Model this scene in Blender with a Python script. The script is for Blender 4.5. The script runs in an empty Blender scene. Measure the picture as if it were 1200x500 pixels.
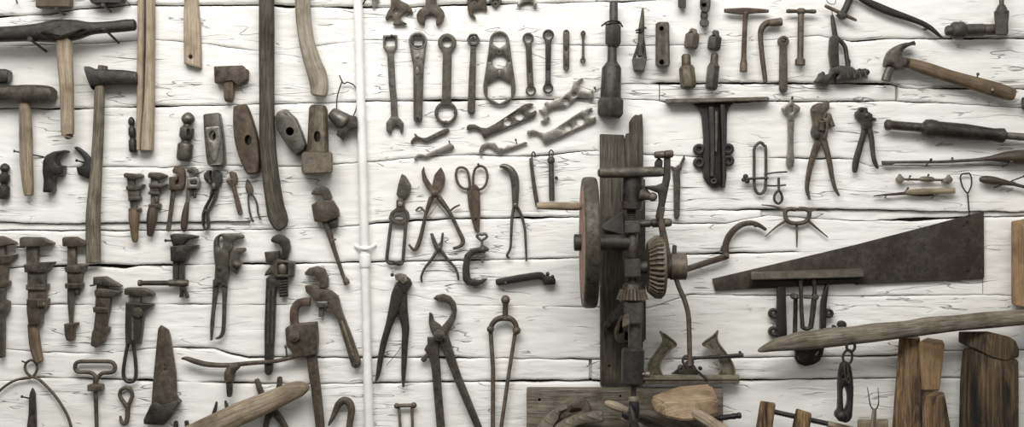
import bpy, bmesh, math, random
from mathutils import Vector, noise
from mathutils.geometry import delaunay_2d_cdt
random.seed(7)
SC = bpy.context.scene
COL = SC.collection
S = 0.002            # metres per photo pixel on the wall plane
D = 1600.0           # camera distance from the wall, in the same units
# ------------------------------------------------------------------ materials
def lin(c):
    out = []
    for v in c:
        v /= 255.0
        out.append(v / 12.92 if v <= 0.04045 else ((v + 0.055) / 1.055) ** 2.4)
    return (out[0], out[1], out[2], 1)
def newmat(name):
    m = bpy.data.materials.new(name); m.use_nodes = True
    nt = m.node_tree; nt.nodes.clear()
    o = nt.nodes.new('ShaderNodeOutputMaterial'); b = nt.nodes.new('ShaderNodeBsdfPrincipled')
    nt.links.new(b.outputs[0], o.inputs[0])
    return m, nt, b
def node(nt, t, **kw):
    n = nt.nodes.new(t)
    for k, v in kw.items():
        if k.startswith('i_'):
            key = k[2:]
            n.inputs[int(key) if key.isdigit() else key.replace('_', ' ')].default_value = v
        else: setattr(n, k, v)
    return n
def ramp(nt, fac, stops):
    r = nt.nodes.new('ShaderNodeValToRGB'); e = r.color_ramp.elements
    while len(e) < len(stops): e.new(0.5)
    for el, (p, c) in zip(e, stops): el.position = p; el.color = c
    nt.links.new(fac, r.inputs[0]); return r
def coords(nt, out='Object', rnd=True, scale=(1, 1, 1)):
    tc = nt.nodes.new('ShaderNodeTexCoord'); mp = nt.nodes.new('ShaderNodeMapping')
    mp.inputs['Scale'].default_value = scale
    nt.links.new(tc.outputs[out], mp.inputs[0])
    if rnd:
        oi = nt.nodes.new('ShaderNodeObjectInfo'); mu = node(nt, 'ShaderNodeMath', operation='MULTIPLY'); mu.inputs[1].default_value = 37.0
        nt.links.new(oi.outputs['Random'], mu.inputs[0]); nt.links.new(mu.outputs[0], mp.inputs['Location'])
    return mp.outputs[0]
def metal(name, c1, c2, c3, rough=.55, met=.35, rust=.5, bump=.5, mott=.72):
    m, nt, b = newmat(name); L = nt.links.new
    c1, c2, c3 = [tuple(x * .84 for x in c) for c in (c1, c2, c3)]
    v = coords(nt)
    n1 = node(nt, 'ShaderNodeTexNoise', i_Scale=70.0, i_Detail=6.0, i_Roughness=.65); L(v, n1.inputs['Vector'])
    n2 = node(nt, 'ShaderNodeTexNoise', i_Scale=28.0, i_Detail=5.0, i_Roughness=.6); L(v, n2.inputs['Vector'])
    n3 = node(nt, 'ShaderNodeTexNoise', i_Scale=520.0, i_Detail=4.0, i_Roughness=.7); L(v, n3.inputs['Vector'])
    r1 = ramp(nt, n1.outputs[0], [(.36, lin(c1)), (.62, lin(c2))])
    r2 = ramp(nt, n2.outputs[0], [(.62 - .3 * rust, (0, 0, 0, 1)), (.80 - .3 * rust, (1, 1, 1, 1))])
    mx = node(nt, 'ShaderNodeMix', data_type='RGBA'); L(r2.outputs[0], mx.inputs[0]); L(r1.outputs[0], mx.inputs[6]); mx.inputs[7].default_value = lin(c3)
    r3 = ramp(nt, n3.outputs[0], [(.36, (.22, .22, .22, 1)), (.5, (.95, .94, .93, 1)), (.66, (1.75, 1.72, 1.68, 1))])
    mm = node(nt, 'ShaderNodeMix', data_type='RGBA', blend_type='MULTIPLY'); mm.inputs[0].default_value = mott
    L(mx.outputs[2], mm.inputs[6]); L(r3.outputs[0], mm.inputs[7])
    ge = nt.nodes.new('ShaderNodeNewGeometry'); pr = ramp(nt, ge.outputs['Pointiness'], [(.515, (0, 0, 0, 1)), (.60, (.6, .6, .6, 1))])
    edge_light = node(nt, 'ShaderNodeMath', operation='MULTIPLY'); L(pr.outputs[0], edge_light.inputs[0]); L(n1.outputs[0], edge_light.inputs[1])  # lightens edges in the base colour, mimicking overhead light catching them
    me_ = node(nt, 'ShaderNodeMix', data_type='RGBA'); L(edge_light.outputs[0], me_.inputs[0]); L(mm.outputs[2], me_.inputs[6]); me_.inputs[7].default_value = lin(tuple(min(215, v * 1.35 + 38) for v in c2)); L(me_.outputs[2], b.inputs['Base Color'])
    b.inputs['Metallic'].default_value = met; b.inputs['Specular IOR Level'].default_value = .5
    rr = ramp(nt, n2.outputs[0], [(.3, (rough * .62,) * 3 + (1,)), (.7, (min(1, rough * 1.15),) * 3 + (1,))]); L(rr.outputs[0], b.inputs['Roughness'])
    ad = node(nt, 'ShaderNodeMath', operation='ADD'); L(n1.outputs[0], ad.inputs[0]); L(n3.outputs[0], ad.inputs[1])
    bp = node(nt, 'ShaderNodeBump', i_Strength=bump, i_Distance=.002); L(ad.outputs[0], bp.inputs['Height']); L(bp.outputs[0], b.inputs['Normal'])
    return m
def wood(name, c1, c2, c3, rough=.75, bump=.3, streak=.6, stain=.0):
    m, nt, b = newmat(name); L = nt.links.new
    v = coords(nt, 'UV', True, (1, 1, 1))
    mp = nt.nodes.new('ShaderNodeMapping'); mp.inputs['Scale'].default_value = (190, 9, 1); L(v, mp.inputs[0])
    mp2 = nt.nodes.new('ShaderNodeMapping'); mp2.inputs['Scale'].default_value = (600, 22, 1); L(v, mp2.inputs[0])
    n1 = node(nt, 'ShaderNodeTexNoise', i_Scale=1.0, i_Detail=5.0, i_Roughness=.6, i_Distortion=.5); L(mp.outputs[0], n1.inputs['Vector'])
    n2 = node(nt, 'ShaderNodeTexNoise', i_Scale=1.0, i_Detail=4.0, i_Roughness=.65); L(mp2.outputs[0], n2.inputs['Vector'])
    v3 = coords(nt)
    n3 = node(nt, 'ShaderNodeTexNoise', i_Scale=18.0, i_Detail=5.0, i_Roughness=.6); L(v3, n3.inputs['Vector'])
    r1 = ramp(nt, n1.outputs[0], [(.3, lin(c1)), (.68, lin(c2))])
    n4 = node(nt, 'ShaderNodeTexNoise', i_Scale=1.0, i_Detail=5.0, i_Roughness=.6, i_Distortion=.8); mp4 = nt.nodes.new('ShaderNodeMapping'); mp4.inputs['Scale'].default_value = (36, 7, 1); L(v, mp4.inputs[0]); L(mp4.outputs[0], n4.inputs['Vector'])
    r3 = ramp(nt, (n4 if stain else n3).outputs[0], [(.45 - stain, (0, 0, 0, 1)), (.72 - stain * 2, (1, 1, 1, 1))])
    mx = node(nt, 'ShaderNodeMix', data_type='RGBA'); L(r3.outputs[0], mx.inputs[0]); L(r1.outputs[0], mx.inputs[6]); mx.inputs[7].default_value = lin(c3)
    r2 = ramp(nt, n2.outputs[0], [(.32, (.25, .24, .22, 1)), (.5, (1, 1, 1, 1)), (.75, (1.2, 1.2, 1.2, 1))])
    mm = node(nt, 'ShaderNodeMix', data_type='RGBA', blend_type='MULTIPLY'); mm.inputs[0].default_value = streak
    L(mx.outputs[2], mm.inputs[6]); L(r2.outputs[0], mm.inputs[7]); L(mm.outputs[2], b.inputs['Base Color'])
    b.inputs['Roughness'].default_value = rough
    ad = node(nt, 'ShaderNodeMath', operation='ADD'); L(n1.outputs[0], ad.inputs[0]); L(n2.outputs[0], ad.inputs[1])
    bp = node(nt, 'ShaderNodeBump', i_Strength=bump, i_Distance=.002); L(ad.outputs[0], bp.inputs['Height']); L(bp.outputs[0], b.inputs['Normal'])
    return m
M = dict(
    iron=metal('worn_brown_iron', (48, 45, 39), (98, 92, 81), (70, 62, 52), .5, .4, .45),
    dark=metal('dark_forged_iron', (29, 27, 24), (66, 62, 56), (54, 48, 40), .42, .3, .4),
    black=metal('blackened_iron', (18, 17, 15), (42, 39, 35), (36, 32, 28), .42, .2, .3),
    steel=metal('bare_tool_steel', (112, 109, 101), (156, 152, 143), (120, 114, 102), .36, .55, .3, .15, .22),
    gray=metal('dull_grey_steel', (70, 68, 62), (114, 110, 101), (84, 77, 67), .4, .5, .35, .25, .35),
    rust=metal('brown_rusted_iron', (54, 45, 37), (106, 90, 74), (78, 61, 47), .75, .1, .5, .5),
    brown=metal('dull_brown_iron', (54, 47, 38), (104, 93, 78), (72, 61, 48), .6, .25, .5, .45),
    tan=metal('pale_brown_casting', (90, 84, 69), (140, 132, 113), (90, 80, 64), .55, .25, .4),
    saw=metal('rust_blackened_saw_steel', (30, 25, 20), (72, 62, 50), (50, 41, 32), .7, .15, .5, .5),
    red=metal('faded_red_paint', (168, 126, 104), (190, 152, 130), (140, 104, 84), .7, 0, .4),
    wlight=wood('pale_ash_handle_wood', (146, 132, 110), (180, 166, 144), (128, 114, 93)),
    wtan=wood('tan_handle_wood', (122, 109, 88), (170, 156, 132), (104, 92, 74), .75, .4, .8),
    wgray=wood('grey_handle_wood', (134, 125, 109), (172, 163, 146), (116, 107, 92)),
    wold=wood('weathered_grey_wood', (86, 80, 69), (146, 137, 121), (78, 71, 60), .9, .7, .95),
    wdark=wood('dark_weathered_wood', (50, 46, 39), (104, 98, 86), (54, 49, 41), .9, .8, 1.0),
    wbrown=wood('brown_handle_wood', (84, 70, 53), (130, 111, 87), (70, 58, 44), .5, .3, .7),
    wblack=wood('dark_oiled_handle_wood', (48, 41, 34), (84, 74, 61), (54, 46, 37), .5, .3, .7),
    wpost=wood('brown_rough_sawn_oak', (96, 75, 52), (156, 130, 96), (52, 39, 27), .9, .8, 1.0, .06),
    wpostd=wood('blackened_old_oak', (44, 35, 26), (112, 92, 66), (24, 20, 16), .9, .9, 1.0, .03),
    wblock=wood('planed_brown_pine', (118, 95, 66), (160, 134, 98), (102, 80, 54)),
    wmallet=wood('beech_mallet_wood', (140, 119, 92), (178, 156, 126), (120, 98, 73), .7, .25, .5),
)
def plain(name, c, rough=.5, met=0):
    m, nt, b = newmat(name); v = coords(nt)
    n = node(nt, 'ShaderNodeTexNoise', i_Scale=30.0, i_Detail=4.0); nt.links.new(v, n.inputs['Vector'])
    c2 = tuple(max(0, x - 14) for x in c)
    r = ramp(nt, n.outputs[0], [(.35, lin(c2)), (.6, lin(c))]); nt.links.new(r.outputs[0], b.inputs['Base Color'])
    b.inputs['Roughness'].default_value = rough; b.inputs['Metallic'].default_value = met
    return m
M['pipe'] = plain('white_gloss_pipe_paint', (244, 243, 240), .35)
M['backing'] = plain('dark_gap_timber', (40, 36, 31), .95)
# ------------------------------------------------------------------ drawing frame
F = [0, 0, 1.0]
def U(x0, y0, s=3.845): F[:] = [x0, y0, s]
def kx(d): return 1.0 - d / D
def W(x, y, d):
    k = kx(d); px = F[0] + x / F[2]; py = F[1] + y / F[2]
    return Vector(((px - 600) * S * k, -d * S, (250 - py) * S * k))
def circ(cx, cy, r, n=22, a0=0, a1=360):
    full = abs(a1 - a0) >= 360; m = n if full else n - 1
    return [(cx + r * math.cos(math.radians(a0 + (a1 - a0) * i / m)), cy + r * math.sin(math.radians(a0 + (a1 - a0) * i / m))) for i in range(n)]
def ell(cx, cy, rx, ry, n=22, rot=0):
    c, s = math.cos(math.radians(rot)), math.sin(math.radians(rot)); o = []
    for i in range(n):
        a = 2 * math.pi * i / n; x, y = rx * math.cos(a), ry * math.sin(a); o.append((cx + x * c - y * s, cy + x * s + y * c))
    return o
def hexa(cx, cy, r, rot=30, n=6): return [(cx + r * math.cos(math.radians(rot + 360 * i / n)), cy + r * math.sin(math.radians(rot + 360 * i / n))) for i in range(n)]
def rect(x0, y0, x1, y1): return [(x0, y0), (x1, y0), (x1, y1), (x0, y1)]
def catmull(p, closed, sub=4):
    n = len(p); out = []
    rng = range(n if closed else n - 1)
    for i in rng:
        if closed: a, b, c, d = p[(i - 1) % n], p[i], p[(i + 1) % n], p[(i + 2) % n]
        else: a, b, c, d = p[max(i - 1, 0)], p[i], p[i + 1], p[min(i + 2, n - 1)]
        for j in range(sub):
            t = j / sub
            out.append(tuple(.5 * (2 * b[q] + (c[q] - a[q]) * t + (2 * a[q] - 5 * b[q] + 4 * c[q] - d[q]) * t * t + (3 * b[q] - a[q] - 3 * c[q] + d[q]) * t ** 3) for q in range(len(b))))
    if not closed: out.append(tuple(p[-1]))
    return out
def sm(p, sub=3): return catmull([tuple(q[:2]) for q in p], True, sub)
# ------------------------------------------------------------------ things, parts, sub-parts
CUR = None
NTHINGS = 0
def T(name, label, cat, group=None):
    global CUR
    end(); CUR = dict(name=name, label=label, cat=cat, group=group, parts=[])
def P(name, mat, label=None): CUR['parts'].append(dict(name=name, mat=mat, label=label, bm=bmesh.new(), par=None, cut=[])); CUR['parts'][-1]['bm'].loops.layers.uv.new('UVMap'); CUR['top'] = len(CUR['parts']) - 1
def SP(name, mat, label=None):
    t = CUR['top']; P(name, mat, label); CUR['parts'][-1]['par'] = t; CUR['top'] = t
def one(name, label, cat, mat, group=None): T(name, label, cat, group); P('', mat)
def BM(): return CUR['parts'][-1]['bm']
def bounds(vs):
    lo = [min(v[i] for v in vs) for i in range(3)]; hi = [max(v[i] for v in vs) for i in range(3)]
    return lo, hi
def mkmesh(name, bm, mat, origin, cut=()):
    bmesh.ops.recalc_face_normals(bm, faces=bm.faces)
    for v in bm.verts: v.co -= origin
    me = bpy.data.meshes.new(name); bm.to_mesh(me); bm.free()
    me.materials.append(M[mat]); me.polygons.foreach_set('use_smooth', [True] * len(me.polygons))
    me.set_sharp_from_angle(angle=math.radians(38))
    o = bpy.data.objects.new(name, me); COL.objects.link(o)
    return o
def booleans(o, cuts, origin):
    cs = []
    for cb in cuts:
        for v in cb.verts: v.co -= origin
        bmesh.ops.recalc_face_normals(cb, faces=cb.faces)
        me = bpy.data.meshes.new('cutter'); cb.to_mesh(me); cb.free()
        c = bpy.data.objects.new('cutter', me); COL.objects.link(c); cs.append(c)
        md = o.modifiers.new('cut', 'BOOLEAN'); md.object = c; md.operation = 'DIFFERENCE'; md.solver = 'EXACT'
    dg = bpy.context.evaluated_depsgraph_get(); dg.update()
    new = bpy.data.meshes.new_from_object(o.evaluated_get(dg))
    o.modifiers.clear(); old = o.data; nm = old.name; o.data = new; bpy.data.meshes.remove(old); new.name = nm
    new.set_sharp_from_angle(angle=math.radians(38))
    for c in cs: me = c.data; bpy.data.objects.remove(c); bpy.data.meshes.remove(me)
GROUPS = dict(nail='nails driven into the wall', monkey_wrench='monkey wrenches', pipe_wrench='pipe wrenches', pliers='pliers', socket='short sockets', impact_socket='bottle-shaped sockets', hook_spanner='flat hook spanners', ring_wrench='ring wrenches', wrench='open-end wrenches', hammer_head='loose hammer heads', ball_peen_head='ball-peen hammer heads', sledge_head='loose sledge heads', claw_hammer='claw hammers', tee_wrench='T-handle socket wrenches', stand_bracket='cast-iron shelf brackets', oak_post='oak posts', adjustable_wrench='adjustable wrenches')
def tag(o, t):
    o['label'] = t['label']; o['category'] = t['cat']
    g = t['group'] or GROUPS.get(t['name'])
    if g: o['group'] = g
def end():
    global CUR, NTHINGS
    if CUR is None: return
    t = CUR; CUR = None; NTHINGS += 1
    ps = t['parts']
    allv = [v.co for p in ps for v in p['bm'].verts]
    lo, hi = bounds(allv)
    base = Vector(((lo[0] + hi[0]) / 2, (lo[1] + hi[1]) / 2, lo[2]))
    if len(ps) == 1 and ps[0]['name'] == '':
        o = mkmesh(t['name'], ps[0]['bm'], ps[0]['mat'], base); 
        if ps[0]['cut']: booleans(o, ps[0]['cut'], base)
        o.location = base; tag(o, t); return o
    root = bpy.data.objects.new(t['name'], None); COL.objects.link(root); root.location = base; root.empty_display_size = .02; tag(root, t)
    for p in ps:
        lo, hi = bounds([v.co for v in p['bm'].verts]); c = Vector([(a + b) / 2 for a, b in zip(lo, hi)])
        p['c'] = c
        o = mkmesh(p['name'], p['bm'], p['mat'], c)
        if p['cut']: booleans(o, p['cut'], c)
        p['o'] = o
        if p['label']: o['label'] = p['label']
        if p['par'] is None: o.parent = root; o.location = c - base
        else: q = ps[p['par']]; o.parent = q['o']; o.location = c - q['c']
    return root
# ------------------------------------------------------------------ shapes (frame units in the picture plane, depth in photo pixels)
def uvplanar(bm, faces, ang):
    uv = bm.loops.layers.uv.verify(); c, s = math.cos(ang), math.sin(ang)
    for f in faces:
        for l in f.loops:
            x, y, z = l.vert.co
            l[uv].uv = (-x * s + z * c + y * .7, x * c + z * s)
def rounded(ol, r):
    """soften the corners of a closed outline by up to r"""
    out = []; n = len(ol)
    for i in range(n):
        a, b, c = Vector(ol[i - 1][:2]), Vector(ol[i][:2]), Vector(ol[(i + 1) % n][:2]); u, v = a - b, c - b
        if u.length < 1e-6 or v.length < 1e-6: continue
        turn = math.pi - u.angle(v)
        if turn < math.radians(14): out.append(tuple(b)); continue
        p, q = b + u.normalized() * min(r, u.length * .33), b + v.normalized() * min(r, v.length * .33)
        for t in (0, .33, .67, 1): out.append(tuple(p * (1 - t) ** 2 + b * (2 * t * (1 - t)) + q * t * t))
    return out
def inset(ol, b):
    """outline moved inwards (for a counter-clockwise loop) by b"""
    n = len(ol); out = []
    for i in range(n):
        p, q, r = ol[i - 1], ol[i], ol[(i + 1) % n]; u, v = (q - p), (r - q)
        if u.length < 1e-9 or v.length < 1e-9: out.append(q.copy()); continue
        n1, n2 = Vector((-u.y, u.x)).normalized(), Vector((-v.y, v.x)).normalized(); m = n1 + n2
        if m.length < .3: out.append(q + n1 * b * .5); continue
        m.normalize(); out.append(q + m * min(b / max(m.dot(n1), .45), b * 1.6))
    return out
def inside(p, ol):
    c = False; x, y = p; j = len(ol) - 1
    for i in range(len(ol)):
        if (ol[i].y > y) != (ol[j].y > y) and x < (ol[j].x - ol[i].x) * (y - ol[i].y) / (ol[j].y - ol[i].y) + ol[i].x: c = not c
        j = i
    return c
def plate(pts, d0, d1, bev=.5, holes=(), s=0, grain=90, rnd=1.3):
    """an outline in the wall's plane, given thickness from depth d0 to d1 and rounded edges; grain in degrees"""
    bm = BM(); half = (d1 - d0) / 2; b = min(bev, half * .9); loops = []
    for oi, ol in enumerate([pts] + list(holes)):
        if s and oi == 0: ol = sm(ol, s)
        if rnd: ol = rounded(ol, rnd * F[2])
        w = [W(p[0], p[1], d1) for p in ol]; w = [Vector((q.x, q.z)) for q in w]
        ar = sum(w[i - 1].x * w[i].y - w[i].x * w[i - 1].y for i in range(len(w)))
        if (ar > 0) != (oi == 0): w.reverse()
        loops.append(w)
    new = []
    stages = [(d1, b), (d1 - b * .3, b * .3), (d1 - b, 0), (d0, 0)]
    rings = [[[bm.verts.new((q.x, -dd * S, q.y)) for q in inset(l, ins * S)] for l in loops] for dd, ins in stages]
    for li, l in enumerate(loops):
        n = len(l)
        for A, B in zip(rings, rings[1:]):
            for i in range(n): new.append(bm.faces.new((A[li][i], B[li][i], B[li][(i + 1) % n], A[li][(i + 1) % n])))
    for ri in (0, 3):
        vs = [v for l in rings[ri] for v in l]; co = [Vector((v.co.x, v.co.z)) for v in vs]; ed = []; k = 0
        for l in rings[ri]: ed += [(k + i, k + (i + 1) % len(l)) for i in range(len(l))]; k += len(l)
        r = delaunay_2d_cdt(co, ed, [], 0, 1e-7)
        vm = [vs[o[0]] if o else bm.verts.new((c.x, vs[0].co.y, c.y)) for c, o in zip(r[0], r[3])]
        ol = [[Vector((v.co.x, v.co.z)) for v in l] for l in rings[ri]]
        for f in r[2]:
            c = sum((Vector(r[0][i]) for i in f), Vector((0, 0))) / len(f)
            if inside(c, ol[0]) and not any(inside(c, h) for h in ol[1:]):
                ids = [vm[i] for i in f]
                if len(set(ids)) == len(ids):
                    try: new.append(bm.faces.new(ids if ri else list(reversed(ids))))
                    except ValueError: pass
    uvplanar(bm, new, math.radians(grain))
def sweep(path, ws, hs, e=2.0, n=14, closed=False, cap='r', twist=0):
    """path: world points; ws / hs half widths in metres (in-plane / depth)"""
    bm = BM(); uv = bm.loops.layers.uv.verify(); N = len(path); rings = []; Y = Vector((0, 1, 0)); prevN = None; L = [0]
    pts = list(path); ws = list(ws); hs = list(hs)
    if not closed and cap == 'r':
        for endi in (0, -1):
            a, b = (pts[0], pts[1]) if endi == 0 else (pts[-1], pts[-2]); dr = (a - b).normalized(); w, h = ws[endi], hs[endi]; r = min(w, h)
            ext = [(.35, .92), (.6, .75), (.75, .45)]
            for q, sc in ext:
                np_ = a + dr * r * (q - .3) * .9
                if endi == 0: pts.insert(0, np_); ws.insert(0, w * sc); hs.insert(0, h * sc)
                else: pts.append(np_); ws.append(w * sc); hs.append(h * sc)
    elif not closed and cap == 'f':
        for endi in (0, -1):
            a, b = (pts[0], pts[1]) if endi == 0 else (pts[-1], pts[-2]); dr = (a - b).normalized(); w, h = ws[endi], hs[endi]; r = min(w, h) * .15
            if endi == 0: pts.insert(0, a + dr * r); ws.insert(0, w - r); hs.insert(0, h - r)
            else: pts.append(a + dr * r); ws.append(w - r); hs.append(h - r)
    N = len(pts)
    for i in range(N):
        if closed: t = pts[(i + 1) % N] - pts[i - 1]
        else: t = pts[min(i + 1, N - 1)] - pts[max(i - 1, 0)]
        if t.length < 1e-9: t = Vector((0, 0, 1))
        t.normalize(); nn = t.cross(Y)
        if nn.length < .25:
            nn = prevN - t * prevN.dot(t) if prevN is not None else t.cross(Vector((0, 0, 1)))
        nn.normalize()
        if prevN is not None and nn.dot(prevN) < -.3 and abs(t.y) > .5: nn = -nn
        prevN = nn; bb = t.cross(nn); ring = []
        for j in range(n):
            a = 2 * math.pi * (j + .5) / n + twist * i; c, s = math.cos(a), math.sin(a)
            c = math.copysign(abs(c) ** (2 / e), c); s = math.copysign(abs(s) ** (2 / e), s)
            ring.append(bm.verts.new(pts[i] + nn * (ws[i] * c) + bb * (hs[i] * s)))
        rings.append(ring)
        if i: L.append(L[-1] + (pts[i] - pts[i - 1]).length)
    M_ = N if closed else N - 1; rmax = max(max(ws), max(hs))
    for i in range(M_):
        A, B = rings[i], rings[(i + 1) % N]; l0, l1 = L[i], (L[i + 1] if i + 1 < N else L[i] + (pts[0] - pts[-1]).length)
        r = rmax
        for j in range(n):
            j2 = (j + 1) % n
            f = bm.faces.new((A[j], A[j2], B[j2], B[j]))
            u0, u1 = j / n * 6.28 * r, (j + 1) / n * 6.28 * r
            for l, q in zip(f.loops, ((u0, l0), (u1, l0), (u1, l1), (u0, l1))): l[uv].uv = q
    if not closed:
        f = bm.faces.new(list(reversed(rings[0]))); g = bm.faces.new(rings[-1])
        uvplanar(bm, [f, g], 0)
def rod(pts, w, d=5, h=None, e=2.0, n=14, closed=False, sub=5, cap='r', smooth=True):
    """pts: (x, y) or (x, y, width) or (x, y, width, depth); w default half width; h: half depth in frame units or None for round"""
    p4 = []
    for p in pts:
        p4.append((p[0], p[1], p[2] if len(p) > 2 and p[2] is not None else w, p[3] if len(p) > 3 else d))
    if smooth and len(p4) > 2: p4 = catmull(p4, closed, sub)
    path = [W(p[0], p[1], p[3]) for p in p4]
    ws = [max(p[2], .3) * S / F[2] * kx(p[3]) for p in p4]
    hs = ws if h is None else [(h if not callable(h) else h(i / (len(p4) - 1))) * S / F[2] * kx(p[3]) for i, p in enumerate(p4)]
    sweep(path, ws, hs, e, n, closed, cap)
def lathe(a, b, prof, d=6, d2=None, n=18, cap='f', e=2.0):
    """turned shape from a to b; prof (t, radius) pairs"""
    A, B = W(a[0], a[1], d), W(b[0], b[1], d if d2 is None else d2)
    path = [A.lerp(B, t) for t, r in prof]; rs = [max(r, .3) * S / F[2] * kx(d) for t, r in prof]
    sweep(path, rs, rs, e, n, False, cap)
def ball(x, y, r, d=6, sq=1.0):
    bm = BM(); c = W(x, y, d); rr = r * S / F[2] * kx(d)
    res = bmesh.ops.create_uvsphere(bm, u_segments=14, v_segments=9, radius=rr)
    for v in res['verts']: v.co.y *= sq; v.co += c
def hull(pts, bev=1.0, seg=2, grain=90):
    """convex solid through the given (x, y, depth) corners"""
    bm = BM(); old = set(bm.faces); vs = [bm.verts.new(W(*p)) for p in pts]
    r = bmesh.ops.convex_hull(bm, input=vs); fs = [g for g in r['geom'] if isinstance(g, bmesh.types.BMFace)]
    es = list({e for f in fs for e in f.edges})
    bmesh.ops.dissolve_limit(bm, angle_limit=math.radians(4), verts=list({v for f in fs for v in f.verts}), edges=es)
    vv = [v for v in vs if v.is_valid]; es = list({e for v in vv for e in v.link_edges})
    if bev: bmesh.ops.bevel(bm, geom=es, offset=bev * S, segments=seg, affect='EDGES', clamp_overlap=True)
    uvplanar(bm, [f for f in bm.faces if f not in old], math.radians(grain))
def disc(x, y, r, d0, d1, n=20, bev=.4, holes=()): plate(circ(x, y, r, n), d0, d1, bev, holes)
def nut(x, y, r, d0, d1, rot=20): plate(hexa(x, y, r, rot), d0, d1, .5)
def cut(x, y, rx, ry, d0, d1, n=16, rot=0):
    """a through-hole or socket, cut from depth d0 to d1"""
    cb = bmesh.new(); q = [W(p[0], p[1], d1) for p in ell(x, y, rx, ry, n, rot)]
    rings = [[cb.verts.new((w.x, -dd * S, w.z)) for w in q] for dd in (d0, d1)]
    for j in range(n): cb.faces.new((rings[0][j], rings[0][(j + 1) % n], rings[1][(j + 1) % n], rings[1][j]))
    cb.faces.new(rings[0]); cb.faces.new(rings[1]); CUR['parts'][-1]['cut'].append(cb)
def nail(x, y, x1, y1, dd, where, r=1.1, mat='black', d0=-1):
    """photo-pixel coordinates: root on the wall at (x, y), head at (x1, y1) standing dd off the wall"""
    keep = list(F); U(0, 0, 1); one('nail', where, 'nail', mat)
    rod([(x, y, r, d0), (x1, y1, r, dd)], r, smooth=False, n=8, cap='f'); A = W(x, y, d0); B = W(x1, y1, dd); dr = (B - A).normalized()
    sweep([B - dr * S * .2, B + dr * S * .9], [r * 1.9 * S] * 2, [r * 1.9 * S] * 2, 2, 10, False, 'f'); F[:] = keep
# ------------------------------------------------------------------ the setting: one wall of hewn, white-painted logs
def wall_material():
    m, nt, b = newmat('white_limewashed_hewn_logs'); L = nt.links.new
    tc = nt.nodes.new('ShaderNodeTexCoord')
    def mapped(sx, sz, rot=0):
        mp = nt.nodes.new('ShaderNodeMapping'); mp.inputs['Scale'].default_value = (sx, 1, sz); mp.inputs['Rotation'].default_value = (0, rot, 0); L(tc.outputs['Object'], mp.inputs[0]); return mp.outputs[0]
    def nz(vec, sc, det, rough, dist=0.0):
        n = node(nt, 'ShaderNodeTexNoise', i_Scale=sc, i_Detail=det, i_Roughness=rough, i_Distortion=dist); L(vec, n.inputs['Vector']); return n.outputs[0]
    grain0 = nz(mapped(11, 62), 1.0, 7, .68, .5)
    crackn = nz(mapped(2.4, 22, .03), 1.0, 3, .55, .35)
    crack2 = nz(mapped(6, 40, -.06), 1.0, 2, .55, .3)
    mask = nz(mapped(4, 9), 1.0, 3, .5)
    mask2 = nz(mapped(9, 16), 1.3, 3, .5)
    big = nz(mapped(2.2, 5), 1.0, 5, .6)
    gk = ramp(nt, mask, [(.38, (.12, .12, .12, 1)), (.62, (1, 1, 1, 1))])
    gm = node(nt, 'ShaderNodeMix', data_type='RGBA'); L(gk.outputs[0], gm.inputs[0]); gm.inputs[6].default_value = (.5, .5, .5, 1); L(grain0, gm.inputs[7]); grain = gm.outputs[2]
    def line(src, w, msk, lo, hi):
        a = node(nt, 'ShaderNodeMath', operation='SUBTRACT'); L(src, a.inputs[0]); a.inputs[1].default_value = .5
        c = node(nt, 'ShaderNodeMath', operation='ABSOLUTE'); L(a.outputs[0], c.inputs[0])
        r = ramp(nt, c.outputs[0], [(0, (1, 1, 1, 1)), (w, (0, 0, 0, 1))])
        k = ramp(nt, msk, [(lo, (0, 0, 0, 1)), (hi, (1, 1, 1, 1))])
        mu = node(nt, 'ShaderNodeMath', operation='MULTIPLY'); L(r.outputs[0], mu.inputs[0]); L(k.outputs[0], mu.inputs[1]); return mu.outputs[0]
    l1 = line(crackn, .0062, mask, .52, .59); l2 = line(crack2, .009, mask2, .55, .63)
    mxm = node(nt, 'ShaderNodeMath', operation='MAXIMUM'); L(l1, mxm.inputs[0]); L(l2, mxm.inputs[1])
    base = ramp(nt, big, [(.28, lin((226, 224, 218))), (.5, lin((238, 237, 233))), (.75, lin((244, 243, 240)))])
    g2 = ramp(nt, grain, [(.30, (.80, .79, .77, 1)), (.48, (1, 1, 1, 1))])
    mm = node(nt, 'ShaderNodeMix', data_type='RGBA', blend_type='MULTIPLY'); mm.inputs[0].default_value = .5; L(base.outputs[0], mm.inputs[6]); L(g2.outputs[0], mm.inputs[7])
    mc = node(nt, 'ShaderNodeMix', data_type='RGBA'); sc = node(nt, 'ShaderNodeMath', operation='MULTIPLY'); sc.inputs[1].default_value = .62; L(mxm.outputs[0], sc.inputs[0])
    L(sc.outputs[0], mc.inputs[0]); L(mm.outputs[2], mc.inputs[6]); mc.inputs[7].default_value = lin((88, 84, 76)); L(mc.outputs[2], b.inputs['Base Color'])
    b.inputs['Roughness'].default_value = .62
    h = node(nt, 'ShaderNodeMath', operation='MULTIPLY_ADD'); L(mxm.outputs[0], h.inputs[0]); h.inputs[1].default_value = -.9; L(grain, h.inputs[2])
    bp = node(nt, 'ShaderNodeBump', i_Strength=.75, i_Distance=.005); L(h.outputs[0], bp.inputs['Height']); L(bp.outputs[0], b.inputs['Normal'])
    return m
M['wall'] = wall_material()
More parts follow.
